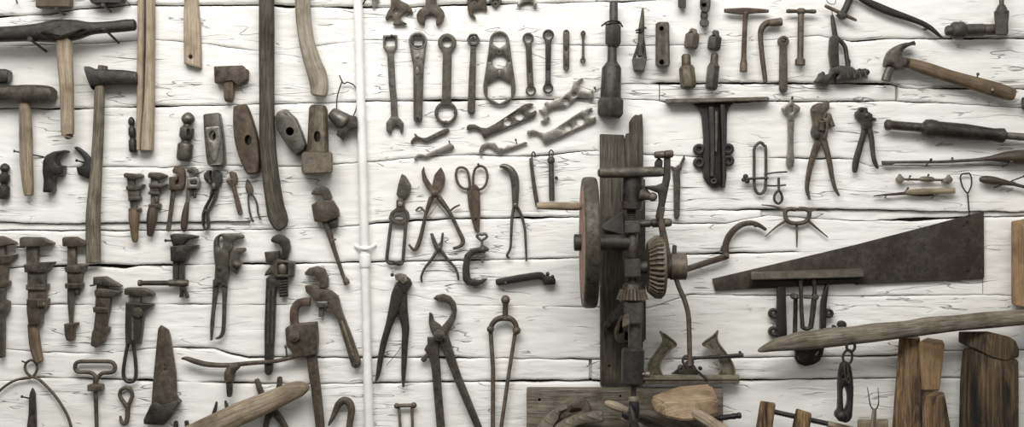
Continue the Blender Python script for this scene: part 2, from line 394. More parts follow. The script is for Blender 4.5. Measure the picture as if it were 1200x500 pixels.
SEAMS = [
 [(-90,-150,0),(1290,-150,0)],
 [(-90,19,4),(0,19,4),(60,16,3),(87,10,3),(160,5,3),(200,6,2.5),(315,5,2),(340,7,4),(420,8,3),(480,8,3),(530,5,3),(640,3,2),(730,1,2),(800,-1,1),(1290,-4,1)],
 [(-90,56,.6),(0,54,.5),(85,52,.8),(182,46,.8),(240,51,1),(300,59,1),(340,57,1),(390,51,1),(430,46,.7),(560,48,.7),(690,53,1),(780,53,1),(870,49,.7),(960,41,.7),(1000,48,1.5),(1040,45,2),(1290,44,2.5)],
 [(-90,100,0),(760,98,0),(775,97,3),(900,97,3),(1045,98,3),(1060,103,2),(1290,104,3)],
 [(-90,128,2),(40,127,2),(90,127,2.5),(190,124,2.5),(300,122,1.5),(390,120,1.5),(427,118,2),(540,117,2.5),(600,116,2.5),(690,115,1),(770,117,1),(780,119,3),(1045,118,2),(1100,120,1),(1200,126,1),(1290,126,1)],
 [(-90,196,.3),(0,193,.4),(60,196,.4),(118,195,1),(190,196,1.5),(225,193,1.2),(330,195,1),(350,195,.6),(425,190,1),(470,186,1),(540,181,.8),(620,183,2),(690,176,.5),(760,181,1),(860,185,1.2),(985,185,2),(1000,187,1),(1020,194,1),(1290,193,.6)],
 [(-90,259,1),(0,260,1),(50,262,1),(290,259,1),(300,258,.2),(420,256,.2),(560,247,.2),(800,247,.5),(895,245,2),(970,245,1.5),(1100,247,1),(1290,249,1)],
 [(-90,270,1.5),(180,270,1.5),(300,269,1),(345,268,.5),(425,264,1),(440,261,2),(530,256,2.5),(690,254,1.5),(800,262,1.5),(855,261,1),(900,252,.5),(1000,259,1),(1040,258,3),(1120,255,3),(1150,254,2),(1290,252,2)],
 [(-90,315,1),(0,314,2),(60,312,2),(95,311,1.5),(115,311,5),(145,312,5),(160,311,2),(280,309,2.5),(330,309,2.5),(427,307,1.5),(540,305,1.5),(690,302,1.5),(800,298,2),(930,295,1),(940,295,0),(1290,294,0)],
 [(-90,356,.2),(0,357,1),(190,356,1),(300,357,1),(360,356,.4),(430,337,.3),(480,345,.3),(530,357,.5),(670,359,.8),(755,362,.8),(810,345,1),(1000,347,1),(1150,345,1),(1290,350,.3)],
 [(-90,412,.3),(0,408,.5),(40,412,1),(120,414,.5),(190,407,1),(250,408,1.5),(265,413,4),(290,419,3),(330,418,2),(365,418,3),(380,419,1.5),(427,419,2),(480,419,2.5),(540,419,2),(620,420,1),(690,421,1.5),(760,421,1),(830,420,1.5),(930,418,2),(1050,417,2),(1110,411,1),(1290,409,2)],
 [(-90,449,1),(20,446,1),(40,442,2.5),(120,444,2.5),(180,446,2.5),(260,448,3),(300,449,1.5),(350,450,1.5),(427,449,2),(540,447,2),(690,446,3),(760,448,2),(860,446,2),(960,444,1.5),(1050,443,1),(1290,441,1)],
 [(-90,660,0),(1290,660,0)],
]
ENDS = {3: [(773, 1.2), (1051, 3.2)], 9: [], 10: [(692, 3.6)], 8: [(1152, .8)], 7: [], 5: []}   # board ends: slab index -> (x, gap)
def seam(s, x):
    x = max(x, s[0][0])
    for (x0, y0, w0), (x1, y1, w1) in zip(s, s[1:]):
        if x <= x1:
            t = (x - x0) / (x1 - x0); return y0 + (y1 - y0) * t, w0 + (w1 - w0) * t
    return s[-1][1], s[-1][2]
def build_wall():
    U(0, 0, 1); bm = bmesh.new()
    def P3(x, y, d): return Vector(((x - 600) * S, -d * S, (250 - y) * S))
    for si in range(len(SEAMS) - 1):
        xs = [x for x in range(-330, 1531, 3)]
        for ex, ew in ENDS.get(si, []): xs = [x for x in xs if abs(x - ex) > ew + 1] + [ex - ew * .6, ex - ew * .3, ex + ew * .3, ex + ew * .6]
        xs.sort(); cols = []; mean_h = []
        nr = 6
        hh = max(seam(SEAMS[si + 1], x)[0] - seam(SEAMS[si], x)[0] for x in range(-80, 1280, 20)); nr = max(4, int(hh / 3.2))
        off = noise.noise(Vector((si * 3.1, 7, 1))) * 1.2
        for x in xs:
            ya, wa = seam(SEAMS[si], x); yb, wb = seam(SEAMS[si + 1], x)
            j = lambda q: noise.noise(Vector((x * .05, q * 9.1, 3))) * .9 + noise.noise(Vector((x * .25, q * 9.1, 5))) * .45
            wa = max(0, -.25 + wa * (.85 + 1.1 * noise.noise(Vector((x * .02, si * 3.7, 11))))); wb = max(0, -.25 + wb * (.85 + 1.1 * noise.noise(Vector((x * .02, si * 3.7 + 3.7, 11)))))
            t0 = ya + j(si) + wa * .5; b0 = yb + j(si + 1) - wb * .5
            ra, rb = min(1, wa / 1.6), min(1, wb / 1.6)
            ys = [(t0, -9 * ra - .2), (t0 + .2, -2.2 * ra), (t0 + .9, -.6 * ra), (t0 + 3, 0)]
            a, c = t0 + 3, b0 - 3
            ys += [(a + (c - a) * i / nr, 0) for i in range(1, nr)]
            ys += [(b0 - 3, 0), (b0 - .9, -.6 * rb), (b0 - .2, -2.2 * rb), (b0, -9 * rb - .2)]
            ch = 0
            if si == 6:
                ch = -5.5 * (1 if (x < 292 or x > 893) else 0)
            crack = 0
            for ex, ew in ENDS.get(si, []):
                if abs(x - ex) <= ew * .35: crack = -10
            col = []
            for (y, dd) in ys:
                v = Vector((x * .010, y * .055, si * 5.0))
                h = .8 * noise.noise(v) + .9 * noise.noise(Vector((x * .03, y * .16, si * 2.0))) + .5 * noise.noise(Vector((x * .09, y * .4, 1.5)))
                # hewing facets: shallow scallops left by the axe
                fct = abs(((x * .012 + y * .03 + 2 * noise.noise(Vector((x * .006, y * .02, si)))) % 1) - .5) * 1.1
                col.append(bm.verts.new(P3(x, y, dd + (h * .55 + fct * .5) - .9 + ch + crack + off * (min(ra, 1) * .0 + 0))))
            cols.append(col)
        for A, B in zip(cols, cols[1:]):
            for i in range(len(A) - 1): bm.faces.new((A[i], A[i + 1], B[i + 1], B[i]))
    me = bpy.data.meshes.new('wall_back')
    nslab = len(bm.faces)
    q = [bm.verts.new(P3(x, y, -13)) for x, y in ((-330, -150), (-330, 660), (1530, 660), (1530, -150))]
    q2 = [bm.verts.new(P3(x, y, -30)) for x, y in ((-330, -150), (-330, 660), (1530, 660), (1530, -150))]
    bk = [bm.faces.new(q), bm.faces.new(list(reversed(q2)))] + [bm.faces.new((q[i], q2[i], q2[(i + 1) % 4], q[(i + 1) % 4])) for i in range(4)]
    for f in bk: f.material_index = 1
    bm.normal_update()
    for f in bm.faces:
        f.smooth = True
        if f.material_index == 0 and f.normal.y > 0: f.normal_flip()
    bm.to_mesh(me); bm.free(); me.materials.append(M['wall']); me.materials.append(M['backing'])
    me.set_sharp_from_angle(angle=math.radians(60))
    o = bpy.data.objects.new('wall_back', me); COL.objects.link(o); o['kind'] = 'structure'
build_wall()

def build_floor():
    me = bpy.data.meshes.new('floor'); z = -1.15
    vs = [(-2.6, -4.2, z), (2.6, -4.2, z), (2.6, .06, z), (-2.6, .06, z)]; me.from_pydata(vs + [(x, y, z - .04) for x, y, q in vs], [], [(0, 1, 2, 3), (7, 6, 5, 4), (0, 4, 5, 1), (1, 5, 6, 2), (2, 6, 7, 3), (3, 7, 4, 0)])
    me.materials.append(M['backing']); o = bpy.data.objects.new('floor', me); COL.objects.link(o); o['kind'] = 'structure'
build_floor()
# ================================================================== upper left: sledges, axes, loose handles
U(0, 0, 7.5)
one('hammer_head', 'rust-mottled square hammer head poking down from the top edge above the pickaxe', 'hammer', 'rust')
rod([(480, -120, 155), (480, 62, 155)], 155, 12, 62, e=6, cap='f', smooth=False)
one('sledge_head', 'dark grey rounded hammer head half cut off by the top edge near the split stick', 'hammer', 'dark')
rod([(950, -120, 160), (950, -5, 160), (950, 30, 140)], 160, 11, 60, e=5, cap='r', smooth=False)
U(0, 0, 3.845)
T('pickaxe', 'large dark pickaxe with a long horizontal iron head and stubby wood handle', 'pickaxe')
P('pick_head', 'dark')
rod([(-130, 158, 34, 26), (0, 155, 34, 26), (100, 150, 36, 26), (180, 146, 42, 26), (245, 141, 50, 26), (288, 138, 50, 26), (350, 134, 44, 26), (415, 128, 28, 25), (500, 122, 26, 23), (560, 116, 27, 21), (606, 112, 26, 20)], 40, 26, h=lambda t: 40 - 18 * t, e=2.8, n=16)
SP('eye_facet', 'dark'); hull([(140, 152, 30), (265, 92, 30), (400, 112, 28), (420, 132, 28), (275, 186, 30), (268, 118, 42), (274, 162, 42), (205, 142, 38), (365, 130, 37)], .6)
P('handle', 'wlight')
rod([(288, 120, 26, 27), (290, 200, 34, 26), (292, 260, 34, 25), (300, 380, 31, 24), (303, 500, 29, 23), (305, 596, 28, 22), (306, 606, 22, 22)], 30, 24, h=26, e=2.8, cap='f')
T('sledgehammer', 'sledgehammer with round dark head on a short weathered handle at the left edge', 'sledgehammer')
P('hammer_head', 'iron')
rod([(-70, 425, 36), (20, 424, 36), (120, 422, 40), (205, 424, 39), (228, 426, 36), (240, 428, 28)], 38, 14, h=44, e=3.2, cap='f', sub=3)
P('handle', 'wtan')
rod([(110, 460, 24, 12), (113, 500, 26, 12), (117, 620, 29, 12), (120, 740, 28, 12), (128, 850, 23, 11), (130, 878, 18, 11)], 26, 12, h=24, e=2.6, cap='f')
one('hammer_head', 'end of a dark square hammer head entering at the left edge above the round sledgehammer', 'hammer', 'dark')
rod([(-50, 343, 32), (30, 344, 32), (42, 345, 26)], 32, 11, h=32, e=5, cap='f', smooth=False)
T('splitting_maul', 'maul with flared dark iron head on a very long slim grey-brown handle', 'maul')
P('hammer_head', 'dark')
rod([(404, 352, 56), (412, 350, 50), (430, 350, 40), (480, 350, 37), (560, 352, 36), (610, 354, 31), (620, 354, 27)], 40, 12, h=32, e=4, cap='f', sub=3)
P('handle', 'wold')
rod([(464, 298, 21, 12), (458, 350, 21, 12), (450, 400, 22, 12), (447, 470, 23, 12), (443, 600, 24, 12), (434, 760, 26, 11), (422, 930, 31, 11), (420, 1000, 33, 11), (421, 1180, 33, 10)], 26, 12, h=20, e=2.8, cap='f')
T('split_handle', 'long pale wooden handle split lengthwise into two strips, beside the maul', 'handle')
P('strip', 'wlight'); rod([(639, -60, 15), (639, 150, 15), (636, 300, 15), (634, 480, 14), (630, 560, 12), (628, 675, 8)], 15, 8, h=27, e=4, cap='f')
P('strip', 'wlight'); rod([(678, -60, 18), (679, 150, 18), (677, 300, 19), (673, 480, 22), (668, 560, 25), (664, 676, 27)], 20, 8.5, h=29, e=4, cap='f')
P('core', 'wblack', 'core coloured dark to stand for shade in the split'); rod([(656, -60, 8), (656, 300, 8), (650, 480, 8), (642, 600, 6), (640, 670, 5)], 8, 5, h=12, e=4, cap='f')  # unsplit back of the handle, darkened to paint the crack's deep shade
U(190, 0)
one('tool_handle', 'pale flat wooden handle with an angled tip and drilled hole, hanging from the top edge', 'handle', 'wlight')
plate([(99, -80), (96, 60), (95, 160), (97, 288), (172, 308), (170, 220), (168, 120), (158, 30), (152, -80)], -.5, 10, 2.2, [circ(127, 256, 9)], grain=90)
T('hammer_head', 'small rusty T-shaped hammer head with short stem beside the dark pole', 'hammer')
P('head', 'rust'); plate([(232, 298), (362, 293), (368, 308), (382, 310), (382, 358), (352, 372), (345, 386), (312, 362), (235, 374)], 2, 16, 1.2)
P('stem', 'rust'); rod([(304, 340, 22), (302, 440, 22), (301, 456, 16)], 22, 8, e=6, cap='f', smooth=False)
one('pole', 'long dark weathered wooden pole running from the top edge past the hammer heads', 'pole', 'wdark')
rod([(471, -80, 33), (471, 200, 34), (472, 461, 33), (474, 620, 35), (488, 780, 37), (508, 920, 40), (520, 970, 43), (535, 1010, 36), (545, 1025, 24)], 34, 12, h=30, e=3.2, cap='f')
one('axe_handle', 'grey curved axe handle with a swollen knob end hanging by the white pipe', 'handle', 'wgray')
rod([(633, -80, 34), (634, 30, 34), (641, 120, 34), (655, 200, 35), (678, 280, 39), (700, 340, 43), (708, 385, 41), (707, 418, 38), (706, 428, 34)], 36, 11, h=28, e=2.8, cap='f')
# ------------------------------------------------------------------ row of loose hammer heads
def peen(label, a, b, R, mat, ey=None):
    one('ball_peen_head', label, 'hammer', mat)
    lathe(a, b, [(t, r * R) for t, r in ((0, .25), (.03, .55), (.08, .78), (.13, .85), (.18, .8), (.22, .62), (.25, .5), (.28, .58), (.33, .9), (.5, .93), (.56, .7), (.6, .6), (.63, .68), (.66, .95), (.69, 1), (.95, 1), (1, .85))], d=R / 3.845 - 1.0, n=20)
    if ey: cut(ey[0], ey[1], ey[2], ey[3], -5, 40)
U(0, 120)
peen('small dark ball-peen hammer head half hidden behind the split handle', (591, 66), (600, 222), 18, 'dark', (597, 126, 8, 13))
peen('dark ball-peen hammer head cut off at the left edge', (23, 275), (16, 432), 27, 'dark', (22, 345, 9, 14))
U(190, 120)
peen('shiny dark ball-peen hammer head left of the square polished one', (120, 46), (99, 260), 36, 'gray', (95, 128, 9, 19))
T('hammer_head', 'polished rectangular steel hammer head with dark eye hole between two hammer heads', 'hammer')
P('head', 'gray')
rod([(226, 56, 37), (236, 150, 42), (244, 240, 41), (248, 272, 38), (249, 282, 32)], 40, 11, h=lambda t: 34 + 10 * t, e=6, cap='f', sub=3); cut(226, 150, 15, 22, -3, 40)
P('ground_face', 'steel', 'bright ground face'); plate([(194, 112), (256, 106), (264, 170), (242, 264), (228, 264), (206, 190)], 17, 22.6, .6, [ell(226, 150, 15, 22)])
one('hammer_head', 'brown rusty tapered hammer head leaning against the dark pole', 'hammer', 'rust')
rod([(354, 18, 29), (362, 60, 39), (378, 150, 51), (396, 240, 46), (408, 300, 32), (411, 316, 26)], 44, 11, h=40, e=5, cap='f', sub=3); cut(372, 165, 17, 24, -3, 40)
one('hammer_head', 'grey tilted hammer head just right of the dark pole', 'hammer', 'gray')
plate([(503, 66), (520, 40), (555, 28), (600, 70), (626, 130), (645, 190), (635, 215), (605, 240), (582, 225), (545, 170), (518, 122)], 3, 20, 3, s=0); cut(562, 125, 19, 20, 3, 40)
one('sledge_head', 'heavy rusty sledge head with hexagonal shank and wide square base', 'sledgehammer', 'brown')
hull([(x, y, d) for x, y in ((662, 20), (680, 8), (734, 12), (746, 30), (752, 225), (652, 225)) for d in (4, 18)] + [(690, 12, 24), (728, 14, 24), (736, 225, 26), (668, 225, 26)], 1)
hull([(x, y, d) for x, y in ((630, 222), (768, 222), (770, 318), (640, 324), (627, 308)) for d in (3, 30)], 1.5); cut(690, 150, 16, 26, -3, 40)
U(340, 85)
T('cutter_head', 'shiny conical steel cutter hung on a loop of thin wire beside the white pipe', 'cutter')
P('barrel', 'gray'); lathe((186, 180), (250, 228), [(0, 24), (.06, 29), (.9, 43), (1, 40)], d=12)
P('jaw', 'dark'); plate([(232, 220), (262, 190), (298, 196), (302, 245), (264, 262), (240, 306), (208, 282), (214, 250)], 6, 18, 1)
P('wire', 'black'); rod([(222, 12, 3, 8), (240, 48, 3, 6), (262, 44, 3, 5), (296, 70, 3, 5), (300, 150, 3, 6), (285, 195, 3, 9)], 3, 6, n=8); rod([(234, 40, 3, 6), (212, 110, 3, 6), (210, 190, 3, 8)], 3, 6, n=8)
# claw heads
U(0, 120)
one('claw_hammer', 'small black claw hammer head with full curved claw, left of the maul handle', 'hammer', 'black')
plate([(190, 265), (203, 238), (238, 220), (294, 213), (298, 221), (262, 238), (250, 262), (258, 282), (282, 283), (278, 325), (242, 330), (232, 346), (236, 394), (230, 407), (190, 404), (194, 350), (188, 312)], 3, 19, 2.2)
one('claw_hammer', 'black claw hammer head partly covered by the long maul handle', 'hammer', 'black')
plate([(330, 202), (345, 197), (380, 222), (405, 250), (420, 300), (420, 345), (388, 342), (350, 325), (342, 293), (368, 283), (379, 264), (368, 240), (345, 216)], -1, 8, 1.5)
nail(52, 184, 17, 177, 14, 'thin dark nail beside the left claw of the black claw hammer head', .9)
nail(98, 190, 90, 188, 9, 'dark nail holding the half-hidden claw hammer head by the maul handle', .9)
# nails under the pickaxe
nail(54, 60, 35, 46, 42, 'long black nail carrying the left half of the pickaxe head', 1.6)
nail(139, 50, 122, 33.5, 36, 'long black nail carrying the right half of the pickaxe head', 1.5)
nail(130, 13.5, 121, 6, 26, 'black nail under the grey hammer head at the top edge', 1.3)
nail(76, 17, 66, 11, 24, 'black nail under the rust-mottled hammer head at the top edge', 1.3)
nail(20, 3, 18, -3, 18, 'short nail at the top edge left of the rust-mottled hammer head', 1)
# ================================================================== monkey wrenches under them
U(140, 180, 4.545)
T('monkey_wrench', 'monkey wrench with reddish turned wood handle, leftmost of the small wrench row', 'wrench')
P('fixed_jaw', 'iron'); plate([(20, 108), (30, 101), (118, 110), (122, 124), (76, 138), (22, 126)], 2, 13, 1); plate([(38, 130), (78, 130), (92, 300), (58, 300)], 3, 9, .8)
P('sliding_jaw', 'iron'); plate([(32, 172), (60, 170), (129, 161), (128, 171), (108, 190), (90, 196), (34, 195)], 2, 13, 1); plate([(40, 190), (104, 190), (106, 228), (102, 248), (48, 248)], 2, 11, 1); plate([(44, 232), (108, 226), (110, 245), (46, 252)], 2, 12.5, .8)
P('ferrule', 'brown'); plate([(46, 290), (107, 288), (108, 305), (48, 308)], 2, 13, 1)
P('handle', 'wbrown'); rod([(77, 300, 27), (78, 335, 29), (79, 370, 26), (80, 420, 20), (83, 450, 18), (83, 466, 14)], 24, 8, e=2.4)
T('monkey_wrench', 'monkey wrench with dark knurl and dark turned handle, second of the small wrench row', 'wrench')
P('fixed_jaw', 'iron'); plate([(150, 108), (160, 98), (214, 100), (249, 114), (248, 124), (210, 136), (150, 128)], 2, 13, 1); plate([(165, 125), (205, 125), (205, 280), (165, 280)], 3, 9, .8)
P('sliding_jaw', 'iron'); plate([(154, 158), (170, 154), (200, 156), (250, 160), (249, 170), (215, 183), (156, 181)], 2, 13, 1); plate([(160, 178), (208, 178), (208, 205), (160, 205)], 2, 11, 1); plate([(152, 200), (212, 202), (212, 219), (152, 218)], 2, 12.5, .8)
P('adjusting_nut', 'brown'); lathe((197, 226), (198, 262), [(0, 10), (.2, 14), (.8, 14), (1, 10)], 8)
P('ferrule', 'iron'); plate([(152, 268), (213, 264), (214, 288), (154, 292)], 2, 13, 1)
P('handle', 'wblack'); rod([(180, 285, 24), (176, 320, 28), (171, 360, 27), (166, 410, 20), (163, 434, 16)], 24, 8, e=2.4)
T('pipe_wrench', 'slim rusty pipe wrench with plain flat iron handle, third of the small wrench row', 'wrench')
P('hook_jaw', 'rust'); plate([(280, 87), (290, 71), (318, 66), (338, 76), (346, 96), (345, 160), (332, 195), (312, 195), (316, 130), (312, 104), (284, 104)], 3, 11, 1)
P('housing', 'brown'); plate([(262, 124), (304, 118), (310, 134), (296, 148), (296, 164), (332, 160), (332, 190), (262, 195)], 2, 13, 1.2)
P('handle', 'brown'); rod([(288, 180, 13), (280, 260, 12), (268, 350, 11), (262, 395, 12), (259, 412, 8)], 12, 7, h=10, e=4)
T('pipe_wrench', 'pipe wrench with bright metal housing and dark bulbous wooden grip', 'wrench')
P('hook_jaw', 'gray'); plate([(354, 92), (366, 74), (390, 68), (410, 80), (416, 102), (414, 130), (390, 132), (396, 108), (384, 98), (362, 102)], 3, 12, 1)
P('housing', 'steel'); plate([(358, 130), (412, 122), (426, 148), (420, 184), (356, 186)], 2, 13, 1.2, [rect(378, 146, 410, 164)])
P('adjusting_nut', 'dark'); plate(rect(380, 147, 408, 163), 3, 12, .5); lathe((400, 180), (402, 236), [(0, 9), (1, 8)], 7); lathe((388, 184), (388, 215), [(0, 5), (1, 5)], 7)
P('shank', 'gray'); rod([(368, 180, 11), (362, 266, 10)], 11, 7, h=9, e=4, smooth=False)
P('handle', 'wblack'); rod([(360, 262, 11), (354, 300, 16), (348, 340, 19), (344, 390, 18), (345, 410, 12)], 18, 8)
P('pin', 'black'); rod([(404, 107), (434, 103)], 3, 13, n=8, smooth=False)
T('adjustable_wrench', 'dark S-curved adjustable wrench with open jaws and a slotted handle', 'wrench')
P('jaw', 'dark'); plate([(446, 112), (464, 90), (486, 88), (478, 118), (490, 152), (486, 168), (462, 152), (450, 136)], 3, 13, 1.2); plate([(494, 92), (514, 85), (540, 110), (542, 150), (524, 184), (496, 188), (484, 168), (500, 140)], 3, 13, 1.2)
SP('adjusting_nut', 'iron'); lathe((502, 158), (504, 190), [(0, 11), (.5, 15), (1, 11)], 12)
P('handle', 'dark'); plate([(488, 180), (526, 186), (514, 240), (488, 290), (470, 320), (476, 360), (478, 395), (464, 410), (446, 405), (436, 370), (436, 320), (450, 280), (476, 235)], 3, 11, 1.2, [sm([(496, 212), (504, 216), (484, 268), (466, 296), (460, 290), (480, 250)]), sm([(450, 322), (460, 322), (464, 385), (456, 392), (448, 380)])], s=0)
T('adjustable_wrench', 'small rusty adjustable wrench with a ring-ended straight handle', 'wrench')
P('head', 'rust'); plate([(580, 100), (598, 91), (618, 102), (626, 130), (624, 152), (610, 176), (594, 172), (600, 150), (590, 122)], 3, 9, .8); plate([(563, 144), (588, 134), (600, 152), (594, 172), (574, 158)], 3, 9, .8)
P('handle', 'rust'); plate([(594, 168), (614, 166), (634, 240), (650, 300), (654, 316), (644, 328), (632, 324), (624, 300), (610, 240)], 3, 8, .8, [circ(640, 315, 6)])
T('pliers', 'small brown pliers with thin bowed handles at the end of the small wrench row', 'pliers')
P('jaw', 'brown'); plate([(668, 170), (676, 136), (684, 138), (706, 178), (710, 198), (700, 218), (682, 218), (672, 196)], 3, 9, 1)
P('handle', 'iron'); rod([(690, 212), (686, 240), (692, 300), (702, 340), (713, 362)], 5.5, 5, n=10)
P('handle', 'iron'); rod([(702, 212), (722, 240), (734, 275), (738, 315), (752, 350)], 5.5, 5, n=10)
# ================================================================== big monkey wrenches, lower left
U(0, 250)
T('monkey_wrench', 'big rusty monkey wrench cut in half by the left edge', 'wrench')
P('fixed_jaw', 'brown'); plate([(-60, 102), (0, 102), (58, 128), (66, 140), (0, 148), (-60, 148)], 3, 17, 1.4); plate(rect(-30, 140, 20, 240), 4, 12, 1)
P('sliding_jaw', 'brown'); plate([(-40, 192), (66, 184), (60, 200), (32, 226), (-40, 230)], 3, 17, 1.2); plate([(-40, 225), (30, 225), (22, 300), (36, 306), (36, 325), (18, 332), (-40, 330)], 3, 15, 1.2)
P('handle', 'iron'); plate([(-40, 325), (20, 325), (16, 388), (38, 396), (36, 436), (16, 470), (13, 650), (-14, 654), (-18, 490), (-40, 480)], 4, 13, 1.2)
T('monkey_wrench', 'largest rusty monkey wrench with a crooked wooden tail, near the left edge', 'wrench')
P('fixed_jaw', 'iron'); plate([(86, 112), (100, 105), (180, 107), (234, 133), (226, 146), (152, 150), (86, 150)], 3, 18, 1.4); plate(rect(118, 140, 168, 240), 4, 12, 1)
P('sliding_jaw', 'iron'); plate([(105, 230), (170, 221), (239, 218), (228, 232), (205, 262), (182, 268), (108, 265)], 3, 18, 1.4); plate(rect(122, 260, 200, 322), 4, 14, 1.2); plate([(114, 320), (208, 318), (206, 346), (114, 346)], 3, 17, 1.5)
P('frame', 'brown'); plate([(124, 344), (202, 344), (202, 386), (124, 386)], 4, 13, 1); plate([(118, 384), (210, 384), (206, 424), (182, 450), (180, 502), (126, 502), (118, 440)], 3, 17, 1.5)
SP('adjusting_nut', 'brown'); lathe((172, 412), (206, 410), [(0, 12), (.15, 16), (.3, 13), (.45, 16), (.6, 13), (.8, 16), (1, 12)], 17)
P('handle', 'wbrown'); rod([(150, 498, 25), (153, 540, 25), (160, 600, 25), (172, 648, 22), (180, 666, 18)], 25, 8, h=18, e=3)
P('pin', 'black'); rod([(78, 150), (110, 152)], 4, 10, n=8, smooth=False)
T('monkey_wrench', 'monkey wrench with a slender tapering shank and loose end nut, right of the largest one', 'wrench')
P('fixed_jaw', 'brown'); plate([(278, 113), (286, 105), (335, 105), (388, 132), (384, 146), (330, 150), (280, 148)], 3, 16, 1.3); plate(rect(302, 140, 340, 240), 4, 11, 1)
P('sliding_jaw', 'brown'); plate([(288, 240), (340, 232), (388, 232), (372, 262), (350, 268), (292, 265)], 3, 16, 1.3); plate([(300, 260), (368, 260), (364, 318), (302, 318)], 4, 13, 1.2); plate([(290, 314), (368, 314), (366, 338), (291, 338)], 3, 15.5, 1.4)
P('adjusting_nut', 'iron'); lathe((351, 336), (349, 366), [(0, 13), (.5, 15), (1, 11)], 8)
P('shank', 'iron'); plate([(302, 336), (336, 336), (334, 380), (324, 496), (310, 496), (302, 390)], 4, 10, 1)
P('end_nut', 'brown'); plate([(286, 497), (348, 491), (346, 507), (330, 516), (330, 566), (315, 578), (298, 573), (290, 552)], 3, 13, 1.5)
T('monkey_wrench', 'broken rusty monkey wrench with snapped-off jagged lower end', 'wrench')
P('fixed_jaw', 'iron'); plate([(418, 286), (470, 284), (541, 326), (540, 333), (492, 329), (418, 320)], 3, 16, 1.2)
P('sliding_jaw', 'iron'); plate([(424, 345), (446, 336), (490, 340), (541, 350), (540, 358), (502, 378), (426, 375)], 3, 16, 1.2); plate([(434, 316), (486, 320), (482, 345), (432, 345)], 4, 11, 1)
P('frame', 'brown'); plate([(430, 372), (496, 372), (490, 432), (426, 432)], 4, 14, 1.2); plate([(417, 420), (488, 424), (486, 450), (418, 446)], 3, 16, 1.4)
P('shank', 'brown'); plate([(428, 444), (486, 448), (476, 510), (491, 513), (488, 536), (470, 542), (468, 578), (430, 606), (406, 594), (412, 535), (420, 520)], 4, 14, 1.5)
P('pin', 'black'); rod([(406, 325), (428, 322)], 4, 10, n=8, smooth=False)
T('monkey_wrench', 'monkey wrench with an open looped wire handle, beside the broken one', 'wrench')
P('fixed_jaw', 'iron'); plate([(558, 342), (570, 333), (650, 337), (692, 363), (688, 373), (632, 375), (558, 366)], 3, 15, 1.2); plate(rect(582, 366, 632, 410), 4, 11, .8)
P('sliding_jaw', 'dark'); plate([(564, 402), (690, 408), (686, 418), (650, 438), (642, 480), (630, 582), (606, 592), (564, 588), (562, 520)], 3, 14, 1.2)
SP('adjusting_nut', 'iron'); disc(618, 446, 24, 10, 17, 16, 1); rod([(598, 470), (598, 570)], 6, 14, n=8, smooth=False)
P('loop_handle', 'dark'); rod([(578, 580), (566, 640), (556, 710), (562, 745), (582, 758), (604, 752), (613, 722), (610, 660), (600, 585)], 8.5, 7, n=10)
U(190, 250)
T('sliding_clamp', 'dark sliding bar clamp with cross rod and fork-shaped lower screw', 'clamp')
P('fixed_jaw', 'dark'); plate([(33, 97), (52, 90), (120, 95), (159, 101), (156, 112), (112, 119), (92, 140), (46, 141), (40, 124)], 3, 15, 1.2); ball(16, 122, 7, 10); rod([(16, 122), (48, 122)], 5, 10, n=8, smooth=False)
P('sliding_jaw', 'dark'); plate([(35, 148), (80, 143), (162, 142), (158, 153), (114, 178), (108, 216), (37, 216)], 3, 15, 1.2)
P('bar', 'dark'); plate(rect(47, 130, 72, 305), 4, 9, .8); plate(rect(77, 200, 100, 305), 4, 10, .8)
P('cross_rod', 'iron'); lathe((-106, 313), (116, 313), [(0, 14), (.06, 15), (.07, 11), (.6, 12), (.62, 16), (1, 15)], 10)
P('fork', 'dark'); plate([(76, 326), (104, 326), (106, 345), (119, 378), (109, 384), (94, 348), (88, 380), (76, 378), (80, 345)], 4, 11, .8)
T('pipe_grips', 'grey pipe grips with adjustable hooked jaw and two long straight handles', 'pliers')
P('jaw', 'gray'); plate([(230, 128), (240, 104), (266, 89), (345, 88), (365, 97), (369, 112), (330, 119), (315, 131), (318, 155), (300, 175), (298, 250), (292, 332), (262, 322), (232, 332), (238, 240), (231, 180)], 4, 12, 1.2, [ell(263, 130, 12, 28)])
P('sliding_jaw', 'iron'); plate([(318, 162), (336, 155), (372, 154), (375, 168), (350, 185), (339, 208), (359, 222), (345, 250), (335, 275), (318, 262), (298, 236), (302, 200)], 5, 14, 1.2)
SP('adjusting_nut', 'iron'); lathe((326, 225), (352, 238), [(0, 15), (.5, 17), (1, 13)], 14)
P('handle', 'iron'); rod([(243, 300, 14), (240, 360, 12), (232, 430, 9), (226, 500, 9), (222, 570, 5)], 10, 7, h=10, e=3)
P('handle', 'iron'); rod([(284, 300, 14), (281, 400, 10), (278, 500, 9), (272, 540, 9), (258, 558, 7), (243, 562, 4)], 10, 7, h=10, e=3)
P('rivet', 'dark'); disc(258, 250, 8, 11, 13.5)
P('rivet', 'dark'); disc(256, 310, 8, 11, 13.5)
T('pipe_wrench', 'dark upright pipe wrench with long black handle and ridged slot', 'wrench')
P('hook_jaw', 'dark'); plate([(488, 120), (496, 104), (514, 95), (545, 99), (570, 120), (577, 158), (562, 206), (530, 206), (540, 160), (524, 138), (492, 129)], 4, 14, 1.5)
SP('threaded_shank', 'dark'); plate(rect(527, 285, 566, 376), 5, 10, .6)
for i in range(7): plate([(527, 292 + i * 12), (566, 287 + i * 12), (566, 293 + i * 12), (527, 298 + i * 12)], 6, 11.5, .3)
P('housing', 'iron'); plate([(459, 173), (524, 168), (526, 205), (596, 217), (590, 286), (512, 291), (500, 272), (458, 282), (466, 262), (494, 228), (468, 226)], 3, 16, 1.5, [rect(520, 226, 566, 274)])
P('adjusting_nut', 'gray'); lathe((543, 228), (543, 272), [(0, 20), (.2, 24), (.8, 24), (1, 20)], 10)
